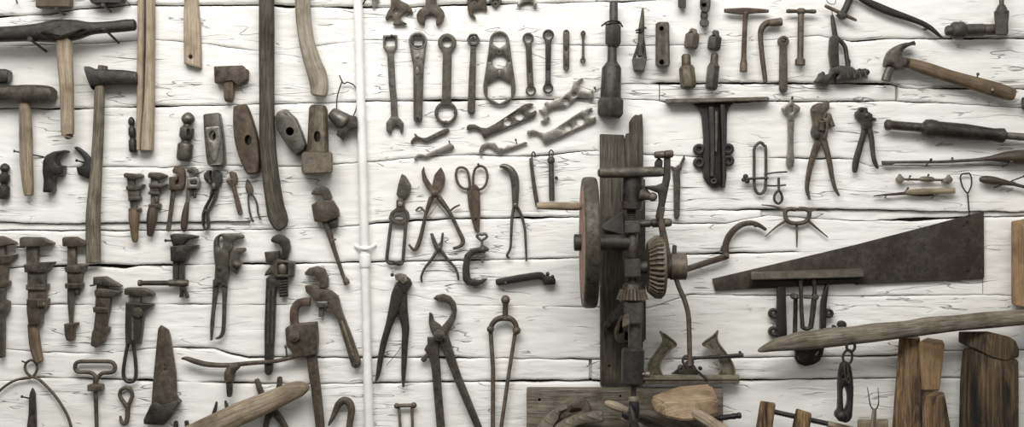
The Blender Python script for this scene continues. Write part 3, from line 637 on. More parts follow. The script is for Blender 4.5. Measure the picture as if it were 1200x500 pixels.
P('handle', 'dark'); plate([(468, 290), (536, 292), (538, 325), (512, 332), (508, 500), (496, 712), (486, 728), (472, 730), (460, 716), (460, 500)], 4, 11, 1.2)
SP('ridge', 'iron'); plate([(476, 345), (484, 340), (480, 590), (472, 590)], 10, 12.5, .5); plate([(496, 340), (504, 345), (498, 590), (490, 590)], 10, 12.5, .5)
U(300, 260, 2.5)
T('pipe_wrench', 'very large rusty brown pipe wrench whose handle runs off the bottom edge', 'wrench')
P('hook_jaw', 'rust'); rod([(113, 300, 12), (112, 262, 12), (122, 240, 12), (140, 234, 12), (158, 234, 12)], 12, 10, h=12, e=5, cap='f')
P('housing', 'brown'); plate([(84, 312), (98, 302), (122, 298), (176, 293), (180, 340), (178, 390), (102, 402), (105, 382), (88, 362)], 4, 19, 2)
SP('adjusting_nut', 'rust'); nut(112, 335, 17, 12, 24); disc(112, 335, 8, 22, 26)
P('handle', 'brown'); rod([(163, 380, 15), (168, 430, 15.5), (180, 520, 14), (190, 620, 13)], 15, 10, h=11, e=4, cap='f')
T('pipe_wrench', 'pipe wrench with curved hook jaw and lettered slanting handle beside the white pipe', 'wrench')
P('hook_jaw', 'brown'); plate([(141, 149), (154, 135), (178, 129), (200, 137), (211, 165), (211, 192), (186, 196), (185, 172), (170, 158), (144, 156)], 4, 14, 1.5)
P('body', 'brown'); plate([(142, 186), (172, 181), (194, 195), (218, 200), (240, 217), (251, 262), (280, 335), (306, 410), (304, 424), (292, 430), (280, 424), (256, 345), (238, 285), (225, 268), (206, 262), (204, 232), (172, 230), (158, 214), (146, 206)], 4, 13, 1.5)
SP('adjusting_nut', 'gray'); plate(rect(176, 232, 210, 250), 6, 15, 1); plate(rect(183, 250, 198, 278), 5, 10, .6)
P('handle_web', 'tan', 'pale worn recess along the handle'); plate([(248, 290), (254, 288), (288, 390), (282, 393)], 11, 13.8, .4)
P('hang_hole', 'black'); disc(292, 418, 4, 11, 13.6)
U(340, 120)
T('pipe_wrench', 'small rust-brown pipe wrench with thin round shaft and flared button end', 'wrench')
P('hook_jaw', 'iron'); plate([(91, 412), (108, 388), (142, 374), (172, 388), (188, 425), (182, 445), (150, 442), (140, 412), (112, 418)], 5, 13, 1.2)
P('housing', 'brown'); plate([(94, 460), (126, 440), (190, 440), (216, 480), (220, 515), (160, 538), (108, 537)], 4, 16, 1.5)
SP('adjusting_nut', 'dark'); plate([(168, 525), (214, 515), (215, 562), (182, 570)], 4, 12, 1)
P('shaft', 'brown'); rod([(155, 530, 15), (180, 600, 13), (200, 665, 10), (244, 795, 8)], 10, 8, e=3)
rod([(180, 622), (206, 616)], 5, 10, n=8, smooth=False)
P('end_button', 'brown'); lathe((246, 790), (258, 818), [(0, 9), (.5, 15), (1, 13)], 8)
# ================================================================== lower left corner
U(190, 370)
T('spike_tool', 'brown iron tool with long bowed spike arm and stubby leg, above the driftwood handle', 'tool')
P('arm', 'brown'); rod([(88, 192, 4), (112, 192, 10), (150, 205, 12), (205, 218, 12), (290, 222, 11), (400, 212, 10), (500, 205, 9), (565, 192, 9), (600, 186, 7)], 10, 12, e=2.6)
P('leg', 'brown'); rod([(345, 222, 14), (318, 236, 22), (304, 262, 25), (303, 295, 22)], 20, 12, h=20)
SP('toe', 'dark'); rod([(303, 270, 15, 12), (304, 330, 14, 12), (304, 360, 11, 12)], 14, 14, h=14, e=4)
nail(336, 416, 335, 406, 18, 'small dark nail at the right end of the bowed spike arm', 1)
T('pliers', 'brown iron pincers crossing behind the driftwood handle', 'pliers')
U(280, 430, 7.14)
P('arm', 'brown'); rod([(150, 104, 20), (178, 190, 25), (235, 320, 30), (300, 375, 32), (370, 470, 26), (410, 540, 22)], 24, 5, h=22, e=4)
P('arm', 'iron'); rod([(342, 86, 20), (336, 170, 24), (300, 300, 28), (262, 370, 34), (236, 440, 24), (218, 540, 22)], 24, 4, h=20, e=4)
P('rivet', 'iron'); disc(275, 370, 26, 5, 10)
U(190, 370)
one('axe_handle', 'thick driftwood-grey wooden handle end lying diagonally at the bottom left', 'handle', 'wtan')
rod([(655, 322, 17), (630, 326, 33), (590, 338, 41), (500, 378, 46), (380, 428, 52), (240, 488, 50), (120, 540, 46), (0, 590, 44)], 44, 22, h=34, e=2.6)
U(150, 430, 7.14)
T('pliers', 'dark plier tips peeping out above the driftwood handle', 'pliers')
P('jaw', 'dark'); rod([(742, 290, 9), (732, 340, 14), (715, 400, 17), (690, 470, 18)], 14, 6, e=3)
P('jaw', 'dark'); rod([(814, 280, 8), (824, 320, 15), (828, 360, 17), (790, 440, 18)], 14, 6, e=3)
T('pliers', 'pair of dark rounded plier tips at the bottom edge beside the socket blade', 'pliers')
P('jaw', 'dark'); rod([(402, 455, 18), (402, 500, 19), (405, 560, 18)], 18, 6, e=3)
P('jaw', 'dark'); rod([(488, 452, 18), (495, 500, 18), (470, 560, 18)], 18, 6, e=3)
U(0, 0, 1)
T('slick', 'brown iron slick blade with thick folded socket foot, right of the loop-handled wrench', 'blade')
P('blade', 'brown'); plate([(185, 385), (188, 380.5), (197, 386), (199, 392), (206, 436), (207, 462), (211, 470), (198, 486), (177, 476), (179, 448)], 4, 8, .8, [circ(193.5, 428, 1.3), circ(193.5, 432.5, 1.6)])
P('socket', 'dark'); plate([(176, 474), (182, 470), (190, 474), (208, 468), (211, 471), (202, 486), (191, 498.5), (179, 498), (168, 497), (167.5, 492)], 5, 17, 2)
U(0, 430, 7.14)
T('iron_ring', 'wide thin iron hoop with a twisted eye at its top, bottom left corner', 'ring')
P('hoop', 'brown'); rod([(-120, 320, 10), (0, 194, 11), (100, 122, 11), (190, 94, 11), (262, 86, 11), (300, 45, 11), (312, -5, 11), (290, -48, 11), (256, -58, 11), (222, -38, 11), (208, 0, 11), (222, 42, 11), (262, 78, 12), (320, 98, 12), (400, 170, 12), (470, 250, 12), (530, 340, 12), (575, 430, 12), (610, 560, 12)], 11, 6, n=10)
P('hook_pin', 'black'); rod([(182, -52), (215, -38)], 7, 8, n=8, smooth=False)
T('pointed_knife', 'dark pointed iron blade standing upright inside the thin iron hoop', 'blade')
P('blade', 'saw'); plate([(268, 170), (291, 214), (296, 330), (304, 560), (215, 560), (236, 400), (240, 270), (246, 216)], 2, 5.5, .8, [circ(264, 410, 9)])
nail(37, 467, 26, 464.5, 10, 'bent dark nail holding the pointed blade inside the hoop', .9)
T('tee_key', 'iron key with an oblong loop handle and square collar, bottom left', 'key')
P('loop_handle', 'brown'); rod([(806, 110), (800, 80), (770, 50), (720, 42), (660, 40), (632, 18), (630, -20), (655, -44), (720, -48), (850, -48), (930, -44), (962, -12), (955, 30), (920, 46), (860, 50), (828, 75), (812, 112)], 17, 7, n=12)
P('collar', 'brown'); plate([(728, 148), (848, 146), (852, 200), (728, 202)], 2, 14, 1)
P('shaft', 'iron'); rod([(800, 100, 22), (800, 200, 19), (806, 400, 17), (812, 580, 16)], 18, 7, smooth=False)
one('eye_hook', 'small rusty iron eye with a curled J hook, left of the socket blade', 'hook', 'brown')
rod([(1062, 330, 20), (1030, 285, 17), (1004, 240, 16), (1010, 195, 16), (1050, 172, 16), (1092, 190, 16), (1108, 235, 16), (1090, 285, 17), (1070, 340, 20), (1066, 420, 20), (1050, 468, 19), (1020, 462, 16), (1006, 410, 11)], 16, 5, n=10)
U(280, 430, 7.14)
one('hook', 'thick brown iron hook like an upside-down J at the bottom beside the white pipe', 'hook', 'brown')
rod([(752, 484, 9), (775, 440, 17), (805, 375, 24), (835, 310, 30), (880, 278, 32), (925, 300, 33), (942, 360, 30), (932, 440, 28), (918, 560, 26)], 28, 8, h=26, e=3)
# ================================================================== white pipe and the wrenches right of it
U(0, 0, 1)
T('water_pipe', 'straight white-painted vertical pipe running the full height of the wall', 'pipe')
P('pipe', 'pipe'); rod([(418.5, -40), (421, 60), (424.5, 180), (427.5, 300), (430.5, 420), (433.5, 540)], 5.3, 7, n=20, smooth=False, cap='f')
P('coupling', 'pipe'); lathe((427.6, 298), (428.0, 313), [(0, 6.4), (.1, 6.8), (.9, 6.8), (1, 6.4)], 7, n=20)
P('clip', 'pipe'); rod([(416, 287, 2, 1), (419, 289, 2, 5), (423, 290.5, 2, 12), (428, 291, 2, 14), (433, 290, 2, 12), (437, 288, 2, 5), (440, 286, 2, 1)], 2, 6, h=1.2, n=8)
def ringspan(x, y, ro, ri, d0, d1): plate(circ(x, y, ro, 28), d0, d1, .6, [circ(x, y, ri, 24)])
U(430, 0, 5.714)
one('wrench', 'rusty forked wrench head with a diamond hole under the top edge, nearest the pipe', 'wrench', 'brown')
plate([(160, -60), (215, -60), (216, 0), (270, 24), (298, 52), (310, 98), (288, 82), (262, 76), (240, 90), (218, 124), (236, 140), (266, 155), (266, 162), (170, 166), (186, 140), (160, 106), (142, 122), (132, 140), (121, 120), (138, 78), (160, 44)], 2, 7, .8, [[(195, 50), (218, 72), (195, 96), (172, 74)]])
one('wrench', 'brown open-end wrench head facing down, second under the top edge right of the pipe', 'wrench', 'brown')
plate([(393, -60), (462, -60), (466, 30), (494, 50), (516, 78), (520, 104), (510, 140), (486, 162), (464, 171), (461, 142), (470, 112), (430, 86), (391, 106), (388, 140), (386, 167), (362, 160), (336, 140), (331, 98), (346, 68), (392, 36)], 2, 9, 1.2)
one('wrench', 'angular brown wrench head with hooked beak, third under the top edge', 'wrench', 'brown')
plate([(668, -60), (792, -60), (806, 75), (786, 62), (764, 56), (712, 70), (706, 86), (732, 122), (722, 125), (682, 102), (674, 60)], 2, 7, .8, [[(720, -8), (750, 12), (720, 28), (692, 14)]])
one('square_ring', 'small brown diamond-shaped box wrench end peeping under the top edge', 'wrench', 'iron')
plate([(818, 12), (838, -60), (882, -60), (904, 12), (861, 58)], -.8, 6, .8, [[(860, -16), (886, 10), (860, 34), (836, 11)]])
one('wrench', 'pale grey open-end wrench jaws under the top edge, above the ring wrenches', 'wrench', 'steel')
plate([(1003, 22), (1026, 4), (1034, -60), (1116, -60), (1122, 0), (1142, 24), (1130, 56), (1113, 46), (1110, 18), (1085, 8), (1054, 14), (1030, 30), (1026, 52), (1010, 40)], -1.5, 7, 1)
one('blade_tip', 'pale metal blade tip under the top edge just right of the pipe', 'blade', 'steel')
plate([(30, -50), (88, -50), (80, 6), (50, 58), (34, 50)], 2, 4, .5)
nail(424.5, 6, 430, -3, 10, 'nail at the top edge between the pipe and the pale blade tip', .9)
U(340, 0)
one('wrench', 'grey wrench with square box top and open lower jaw, next to the white pipe', 'wrench', 'gray')
plate([(418, 158), (482, 155), (482, 210), (466, 240), (474, 380), (481, 461), (484, 522), (511, 552), (509, 590), (498, 603), (494, 572), (480, 562), (462, 572), (456, 604), (433, 590), (432, 552), (454, 524), (452, 461), (444, 380), (437, 240), (418, 213)], -1.2, 6.5, .9, [[(430, 170), (472, 168), (472, 206), (430, 208)]])
T('ratchet_wrench', 'grey ratchet wrench with round toothed hub and square hole at the top', 'wrench')
P('body', 'gray'); plate(circ(575, 182, 41, 20, 180, 360) + [(614, 200), (602, 300), (597, 461), (595, 540), (588, 548), (573, 552), (560, 548), (555, 538), (555, 461), (554, 300), (536, 200)], 2, 8, 1, [rect(556, 162, 596, 204)])
P('ratchet_gear', 'dark'); plate(circ(575, 183, 33, 24), 3, 9.5, .6, [rect(556, 162, 596, 204)])
P('ratchet_rim', 'steel'); plate(circ(575, 183, 38, 28), 7, 9.2, .4, [circ(575, 183, 33, 28)])
P('pawl_screw', 'steel'); disc(573, 255, 9, 7, 9)
P('pawl_cover', 'steel'); plate(ell(572, 318, 8, 17), 7, 9.5, .5)
P('hang_pin', 'dark'); rod([(565, 380), (562, 520)], 3, 8, n=8, smooth=False)
P('end_rivet', 'dark'); disc(573, 530, 8, 7, 9)
one('ring_wrench', 'long brown-grey wrench with small solid ring on top and large open ring below', 'wrench', 'iron')
plate(circ(707, 192, 42, 22, 125, 415) + [(727, 240), (727, 300), (724, 440)] + circ(702, 508, 52, 24, -62, 242) + [(684, 440), (686, 300), (688, 240)], 2, 7, .8, [circ(707, 192, 21, 18), [(702 + (38 if i % 6 else 33) * math.cos(i * math.pi / 12), 508 + (38 if i % 6 else 33) * math.sin(i * math.pi / 12)) for i in range(24)]])
U(530, 0)
T('box_wrench', 'narrow grey box wrench with a hexagon head and plain straight shank', 'wrench')
P('head', 'iron'); plate(hexa(95, 178, 31, 0), 2, 10, 1, [circ(95, 176, 18)])
P('shank', 'iron'); plate([(83, 200), (107, 200), (106, 320), (103, 505), (96, 512), (84, 514), (72, 510), (68, 500), (76, 320)], 2, 8, .9); plate(rect(80, 232, 108, 238), 2, 8.5, .3)
one('plate_wrench', 'broad tapering flat plate wrench with three large holes of growing size', 'wrench', 'gray')
plate(circ(212, 182, 44, 16, 190, 350) + [(260, 200), (272, 290), (286, 385)] + circ(213, 400, 73, 20, 0, 180) + [(139, 385), (154, 290), (166, 200)], 2, 6.5, .7, [hexa(212, 182, 34, 30), circ(212, 276, 33, 22), hexa(212, 405, 61, 30)] + [circ(212 + 44 * math.cos(a), 276 + 40 * math.sin(a), 4, 8) for a in (0, 1.57, 3.14, 4.71)])
one('ring_wrench', 'double ring wrench with slightly larger rings, first of the matching pair', 'wrench', 'iron')
plate(circ(342, 172, 26, 18, 130, 410) + [(358, 215), (366, 370)] + circ(354, 408, 24, 18, -50, 230) + [(337, 370), (331, 215)], 2, 7, .8, [circ(342, 174, 17), circ(354, 408, 16), circ(349, 325, 5, 10)])
one('ring_wrench', 'double ring wrench with a darker shank, second of the matching pair', 'wrench', 'dark')
plate(circ(433, 157, 26, 18, 130, 410) + [(446, 200), (444, 360)] + circ(432, 397, 24, 18, -50, 230) + [(420, 360), (420, 200)], 2, 7, .8, [circ(433, 160, 17), circ(432, 398, 15), circ(432, 317, 5, 10)])
one('bar_wrench', 'short dark flat bar with a hole at each end in the wrench row', 'wrench', 'iron')
plate(circ(514, 146, 14, 10, 180, 360) + [(528, 200)] + circ(514, 303, 14, 10, 0, 180) + [(500, 200)], 2, 6, .7, [circ(514, 150, 9, 14), circ(514, 301, 8, 14), circ(514, 227, 3.5, 10)])
one('ring_wrench', 'tiny slim ring wrench at the right end of the wrench row', 'wrench', 'iron')
plate(circ(590, 150, 12, 12, 130, 410) + [(595, 180), (596, 250)] + circ(589, 272, 13, 12, -60, 240) + [(584, 250), (585, 180)], 2, 5.5, .6, [circ(589, 273, 7, 12), circ(590, 148, 4, 8)])
# hook spanners
U(340, 120)
U(430, 48, 4)
one('hook_spanner', 'small dark hook spanner, upper of the two small ones near the pipe', 'spanner', 'iron')
plate([(205,482),(205,470),(215,455),(228,447),(220,438),(227,432),(237,445),(262,454),(280,452),(360,412),(380,408),(388,415),(382,428),(285,474),(262,472),(250,462),(232,462),(220,470),(212,485)], 1.5, 5, .5)
U(340, 120)
one('hook_spanner', 'small pale hook spanner, lower of the two small ones near the pipe', 'spanner', 'steel')
plate([(718, 184), (730, 186), (740, 198), (735, 212), (640, 240), (612, 252), (592, 246), (572, 250), (566, 264), (557, 258), (565, 240), (580, 228), (610, 235), (626, 224)], 1.5, 4.5, .5)
nail(527.5, 168.5, 526.5, 166, 7, 'tiny nail at the tip of the small pale hook spanner', .6)
U(530, 120)
U(430, 48, 4)
one('hook_spanner', 'large dark hook spanner with two hexagon holes and an open jaw', 'spanner', 'iron')
plate([(468,418),(468,398),(480,390),(505,390),(535,405),(560,408),(600,388),(735,298),(765,290),(784,296),(762,308),(752,318),(756,332),(772,335),(790,324),(797,330),(790,352),(760,365),(640,415),(580,440),(548,460),(540,440),(528,420),(508,410),(488,410),(484,424),(474,412)], 1.5, 6, .6, [hexa(658,378,21,10), hexa(714,350,24,10)])
one('hook_spanner', 'large pale steel hook spanner with two hexagon holes, right of the dark one', 'spanner', 'steel')
plate([(750,434),(752,418),(780,412),(810,425),(835,430),(870,415),(1010,322),(1040,312),(1062,314),(1045,328),(1036,345),(1046,358),(1062,352),(1075,356),(1072,372),(1050,385),(850,475),(828,480),(818,455),(800,435),(775,430),(764,448),(756,442)], 1.5, 6, .6, [hexa(942,402,20,10), hexa(1000,372,23,10)])
U(530, 120)
one('hook_spanner', 'thin pale crescent hook spanner above the rusty scissors', 'spanner', 'steel')
plate([(124, 240), (120, 218), (130, 192), (158, 174), (190, 179), (206, 200), (238, 204), (250, 190), (276, 192), (330, 174), (341, 182), (310, 196), (232, 224), (206, 231), (186, 212), (166, 196), (146, 206), (134, 226), (134, 242)], 1.5, 4.5, .5)
nail(605.5, 168, 604.5, 164, 8, 'small nail through the thin pale crescent spanner', .7)
U(530, 0)
U(430, 48, 4)
one('multi_spanner', 'pale scalloped multi-jaw spanner lying diagonally near the top middle', 'spanner', 'steel')
plate([(958,222),(972,186),(1000,168),(1018,175),(1002,188),(992,206),(1002,224),(1036,236),(1060,226),(1064,270),(1020,268),(988,264),(962,286),(930,306),(892,310),(866,318),(852,330),(848,348),(860,364),(846,380),(826,385),(812,375),(828,362),(830,346),(816,336),(803,322),(820,318),(838,306),(830,292),(842,282),(858,288),(880,272),(908,264),(940,240)], 1.5, 6.5, .7, [circ(972,250,11), circ(933,282,15)])
U(530, 0)
nail(698, 105, 697, 103, 10, 'small nail right of the pale multi-jaw spanner', .8)
# ================================================================== shears, scissors, pincers
U(440, 180, 3.125)
T('secateurs', 'dark grey secateurs with a single pointed blade and closed looped handles', 'secateurs')
P('blade', 'gray'); plate([(96, 72), (110, 80), (131, 115), (126, 150), (108, 172), (90, 166), (76, 150), (83, 112)], 3, 7, .7)
P('body', 'iron'); plate([(76, 170), (92, 160), (106, 176), (108, 200), (122, 214), (125, 240), (106, 262), (84, 262), (60, 256), (47, 236), (56, 212), (76, 198)], 3, 8, .8, [[(70, 216), (104, 212), (112, 236), (84, 248), (64, 234)]])
SP('pivot', 'steel'); disc(90, 185, 9, 7, 10)
SP('spring', 'iron'); rod([(64, 232), (84, 226), (108, 236), (86, 246), (66, 236)], 4, 7, n=8)
P('handle', 'iron'); rod([(58, 250), (51, 300), (45, 350), (42, 385), (50, 400), (66, 402)], 6.5, 6, n=10)
P('handle', 'iron'); rod([(112, 250), (108, 300), (104, 350), (101, 385), (96, 402), (80, 405)], 6.5, 6, n=10)
P('catch', 'dark'); plate([(60, 396), (74, 392), (92, 398), (90, 408), (66, 408)], 4, 9, .8)
T('pruning_shears', 'rusty brown pruning shears with wide spread spurred handles', 'shears')
P('hook_jaw', 'rust'); plate([(178, 45), (168, 62), (172, 98), (190, 130), (214, 152), (222, 138), (204, 112), (188, 88), (180, 66)], 3, 7.5, .8)
P('blade', 'rust'); plate([(240, 48), (252, 72), (256, 95), (250, 122), (228, 150), (212, 142), (208, 112), (216, 76)], 4, 8, .8)
P('pivot', 'brown'); nut(217, 146, 17, 7, 12); disc(217, 146, 8, 11, 14)
P('handle', 'brown'); rod([(205, 160, 10), (188, 210, 7), (175, 265, 7), (164, 310, 8), (150, 346, 8), (138, 350, 6), (123, 333, 4)], 7, 6, e=2.4)
P('handle', 'brown'); rod([(232, 160, 10), (262, 200, 8), (285, 240, 7), (304, 280, 7), (320, 315, 8), (314, 336, 7), (285, 347, 5)], 7, 6, e=2.4)
P('spur', 'brown'); rod([(182, 214), (164, 196), (148, 208)], 4, 6, n=8)
P('spur', 'brown'); rod([(272, 210), (290, 196), (308, 188)], 4, 6, n=8)
P('spring', 'iron'); rod([(190, 236), (226, 186), (272, 236)], 2, 5, n=8, smooth=False)
T('scissors', 'rusty scissors hanging point down with two oval finger loops', 'scissors')
P('blade', 'rust'); plate([(334, 126), (350, 114), (366, 130), (368, 210), (374, 288), (364, 284), (350, 235), (340, 190)], 2, 4.5, .5)
SP('finger_loop', 'rust'); rod([(344, 122), (326, 128), (304, 112), (295, 82), (300, 56), (318, 50), (336, 62), (343, 92)], 5, 4.5, n=10, closed=True)
P('blade', 'rust'); plate([(352, 128), (366, 110), (382, 128), (384, 205), (381, 288), (372, 290), (360, 240), (352, 190)], 4.2, 7, .5)
SP('finger_loop', 'rust'); rod([(362, 122), (386, 130), (404, 112), (410, 82), (402, 54), (382, 45), (364, 58), (358, 92)], 5, 6, n=10, closed=True)
P('pivot', 'brown'); disc(366, 233, 7, 6, 9)
T('pincers', 'grey curved-nose pincers with rough thick jaw and two thin wire handles', 'pincers')
P('jaw', 'gray'); rod([(456, 47, 5), (472, 46, 10), (494, 60, 14), (508, 86, 16), (512, 120, 15), (512, 160, 13), (512, 196, 11)], 14, 7, h=13, e=2.6)
P('pivot', 'steel'); disc(511, 188, 6, 10, 13)
P('handle', 'iron'); rod([(508, 192, 7), (500, 240, 6), (497, 300, 5), (494, 345, 5), (482, 372, 5), (490, 382, 4)], 5, 6, n=10)
P('handle', 'iron'); rod([(516, 192, 7), (534, 225, 6), (546, 270, 5), (550, 320, 5), (553, 392, 4)], 5, 5, n=10)
T('pliers', 'small dark pliers with wide-bowed thin handles below the pruning shears', 'pliers')
P('jaw', 'iron'); plate([(199, 292), (210, 290), (226, 330), (240, 346), (234, 360), (218, 352), (208, 325)], 3, 7, .7)
P('jaw', 'iron'); plate([(242, 290), (250, 288), (247, 330), (240, 356), (226, 352), (232, 328), (238, 322)], 3, 7.5, .7)
P('pivot', 'gray'); disc(233, 347, 9, 6, 9)
P('handle', 'iron'); rod([(228, 352, 7), (205, 388, 6), (180, 420, 5), (168, 450, 4.5), (170, 470, 4)], 5, 5, n=10)
P('handle', 'iron'); rod([(238, 352, 7), (265, 388, 6), (290, 415, 5), (301, 440, 4.5), (304, 462, 4)], 5, 5, n=10)
T('clamp', 'dark iron C-clamp with winged thumbscrew in the middle of the wall', 'clamp')
P('frame', 'dark'); plate([(402, 342), (370, 344), (346, 350), (326, 370), (318, 420), (319, 462), (334, 481), (368, 486), (392, 476), (411, 458), (404, 456), (372, 464), (348, 456), (343, 420), (346, 384), (362, 366), (402, 362)], 3, 12, 1.4)
P('screw', 'gray'); rod([(390, 320), (392, 398)], 5, 10, n=10, smooth=False)
SP('thumb_wing', 'gray'); rod([(388, 318), (372, 304), (378, 294), (390, 296), (402, 294), (408, 304), (392, 316)], 5, 10, n=10)
SP('boss', 'iron'); ball(394, 350, 15, 9); ball(408, 350, 8, 9)
SP('pressure_pad', 'gray'); plate(rect(382, 374, 402, 380), 6, 12, .6)
rod([(346, 376), (386, 374)], 3, 10, n=8, smooth=False)
U(530, 250)
T('latch_bar', 'flat black bar with a stepped end and small knob, below the C-clamp', 'latch')
P('bar', 'black'); plate([(194, 298), (206, 294), (300, 276), (382, 264), (404, 264), (424, 280), (456, 284), (466, 296), (465, 320), (412, 323), (404, 300), (382, 297), (300, 310), (206, 326), (196, 318)], 4, 11, 1.2)
P('knob', 'dark'); ball(430, 272, 9, 9); ball(452, 284, 8, 10)
nail(593, 333, 592.5, 331, 11, 'nail below the left end of the flat black latch bar', .8)
U(530, 120)
T('rod_file', 'thin dark flat steel strip hanging on a wire loop, left of the headed punch', 'file')
P('strip', 'iron'); rod([(354, 252, 8), (364, 340, 9), (376, 420, 10), (384, 468, 9)], 9, 5, h=7, e=4)
P('hang_loop', 'black'); rod([(362, 258), (358, 236), (366, 222), (374, 234), (372, 246)], 3, 5, n=8)
T('punch', 'straight iron punch with a mushroomed head hanging beside the wood crank handle', 'punch')
P('shaft', 'iron'); lathe((445, 244), (449, 442), [(0, 10), (.05, 17), (.12, 17), (.16, 11), (.2, 12), (.9, 13), (1, 12)], 7)
P('hang_loop', 'black'); rod([(438, 246), (436, 226), (446, 214), (455, 226), (452, 244)], 3, 6, n=8)
nail(653, 209, 652, 208.5, 6, 'round nail head right of the headed punch', 1.1)
# ================================================================== below
U(430, 310, 2.63)
T('farrier_pincers', 'black-brown blacksmith pincers with a pale bent jaw tip, next to the pipe', 'pincers')
P('jaw', 'dark'); plate([(96, 40), (120, 34), (134, 46), (139, 60), (128, 80), (114, 90), (104, 70), (94, 62)], 4, 12, 1)
P('jaw_tip', 'tan', 'pale worn jaw tip'); plate([(84, 30), (100, 26), (120, 30), (126, 50), (112, 60), (100, 50), (88, 48)], 8, 14, 1)
SP('nub', 'dark'); ball(78, 31, 6, 10)
P('arm', 'dark'); rod([(104, 58, 15), (96, 90, 20), (86, 130, 18), (68, 185, 11), (52, 240, 10), (42, 290, 9), (35, 335, 7), (27, 362, 3)], 12, 7, h=11, e=3)
P('arm', 'dark'); rod([(110, 70, 14), (108, 110, 17), (112, 150, 15), (119, 195, 12), (117, 240, 10), (115, 290, 9), (113, 340, 7), (112, 376, 3)], 12, 6, h=11, e=3)
P('wire', 'iron'); rod([(112, 200), (104, 255), (60, 310)], 1.2, 4, n=6)
T('pincers', 'large dark hooked pincers whose two long straight arms run off the bottom edge', 'pincers')
P('hook_jaw', 'iron'); plate([(203, 104), (214, 94), (236, 90), (256, 97), (272, 116), (277, 140), (272, 170), (252, 208), (238, 222), (222, 214), (226, 196), (250, 168), (262, 146), (256, 124), (240, 114), (222, 114)], 4, 13, 1.2)
P('lower_jaw', 'iron'); plate([(192, 146), (202, 152), (206, 172), (226, 186), (244, 212), (236, 232), (212, 232), (196, 205), (190, 178)], 4, 12, 1)
P('arm', 'iron'); rod([(206, 225, 20), (205, 260, 17), (213, 320, 14), (219, 400, 13), (227, 490, 13), (232, 560, 12)], 15, 7, h=11, e=4, cap='f')
SP('stop_lug', 'iron'); plate([(200, 238), (184, 246), (176, 262), (184, 272), (164, 292), (174, 302), (184, 296), (190, 268), (202, 262)], 5, 10, .8)
P('arm', 'iron'); rod([(232, 215, 18), (248, 258, 16), (275, 335, 13), (310, 420, 12), (340, 492, 11), (366, 555, 10)], 13, 8, h=10, e=4, cap='f')
P('pivot_nut', 'gray'); nut(223, 218, 19, 12, 18); disc(223, 218, 9, 17, 20)
U(530, 250)
T('divider', 'rust-brown wishbone divider with ball finial and two long thin legs', 'divider')
P('finial', 'brown'); ball(240, 389, 21, 10); lathe((240, 405), (238, 475), [(0, 14), (.1, 12), (.9, 13), (1, 16)], 10)
P('yoke', 'brown'); rod([(172, 522, 12), (182, 495, 12), (204, 476, 13), (238, 470, 14), (268, 478, 13), (286, 500, 12), (290, 526, 12)], 12, 10)
SP('joint', 'brown'); ball(172, 521, 17, 10)
SP('joint', 'brown'); ball(290, 527, 19, 10)
P('leg', 'brown'); rod([(173, 535), (184, 700), (183, 980)], 10, 8, smooth=False)
P('leg', 'brown'); rod([(283, 540), (252, 740), (218, 980)], 9, 8, smooth=False)
U(340, 370)
one('wire_loop', 'thin brown iron U-shaped wire with knobbed crossbar at the bottom edge', 'wire loop', 'brown')
rod([(490, 405), (500, 560)], 7, 6, n=10, smooth=False); rod([(549, 405), (553, 560)], 7, 6, n=10, smooth=False); rod([(478, 404), (560, 402)], 9, 7, n=10, smooth=False); ball(480, 405, 13, 7); ball(557, 402, 14, 7)

for x, y, lab in ((459, 41.5, 'square-topped grey wrench next to the pipe'), (490, 43, 'grey ratchet wrench'), (523, 43.5, 'long wrench with the large open lower ring'), (554.5, 44, 'hexagon-headed box wrench'), (585, 40, 'broad flat plate wrench with three holes'), (619, 40.5, 'larger-ringed double ring wrench'), (642.6, 36.5, 'darker-shanked double ring wrench'), (663.7, 36.5, 'short two-hole bar wrench'), (683.4, 37, 'tiny slim ring wrench'), (560.5, 192.5, 'right finger loop of the rusty scissors')):
    nail(x, y + .6, x, y, 9, 'dark nail from which hangs the ' + lab, .75)
# ================================================================== upper right: sockets and T-handles
U(690, 0)
T('drill_socket', 'very long dark iron socket bar with hexagonal collars, hung on a wire twist', 'bar')
P('shank', 'dark'); lathe((112, 8), (112, 120), [(0, 17), (.05, 19), (1, 20)], 14)
P('collar', 'dark'); lathe((109, 112), (109, 210), [(0, 30), (.06, 39), (.85, 39), (1, 28)], 14, n=6)
P('neck', 'dark'); lathe((106, 205), (104, 300), [(0, 20), (.75, 22), (1, 40)], 14, n=16)
P('body', 'dark'); lathe((103, 288), (98, 450), [(0, 30), (.12, 44), (.9, 47), (1, 44)], 14, n=16)
P('foot', 'dark'); lathe((98, 445), (96, 522), [(0, 56), (.1, 64), (.9, 64), (1, 58)], 14, n=6)
P('wire_tie', 'black'); rod([(58, 116, 4, 8), (86, 98, 4, 18), (112, 92, 4, 23), (136, 98, 4, 20), (152, 120, 4, 8)], 4, 14, n=8); rod([(76, 112, 4, 16), (110, 102, 4, 23), (140, 106, 4, 18)], 4, 14, n=8)
T('cup_tool', 'dark wire-bound spike tool ending in a tapered square cup', 'tool')
P('spike', 'iron'); rod([(243, 40, 5), (241, 80, 9), (237, 130, 13), (234, 200, 14), (230, 250, 12)], 10, 9, e=4)
P('strut', 'dark'); rod([(234, 165), (218, 220), (202, 268)], 7, 8, n=8)
P('strut', 'dark'); rod([(243, 165), (250, 220), (255, 268)], 7, 8, n=8)
P('cup', 'dark'); hull([(x, y, d) for x, y in ((194, 262), (262, 264), (250, 320), (200, 318)) for d in (-1.5, 17)], 1)
P('wire_tie', 'black'); rod([(212, 138, 4, 10), (234, 130, 4, 15), (258, 126, 4, 10)], 4, 12, n=8); rod([(214, 148, 4, 12), (236, 140, 4, 15), (250, 120, 4, 12)], 4, 12, n=8)
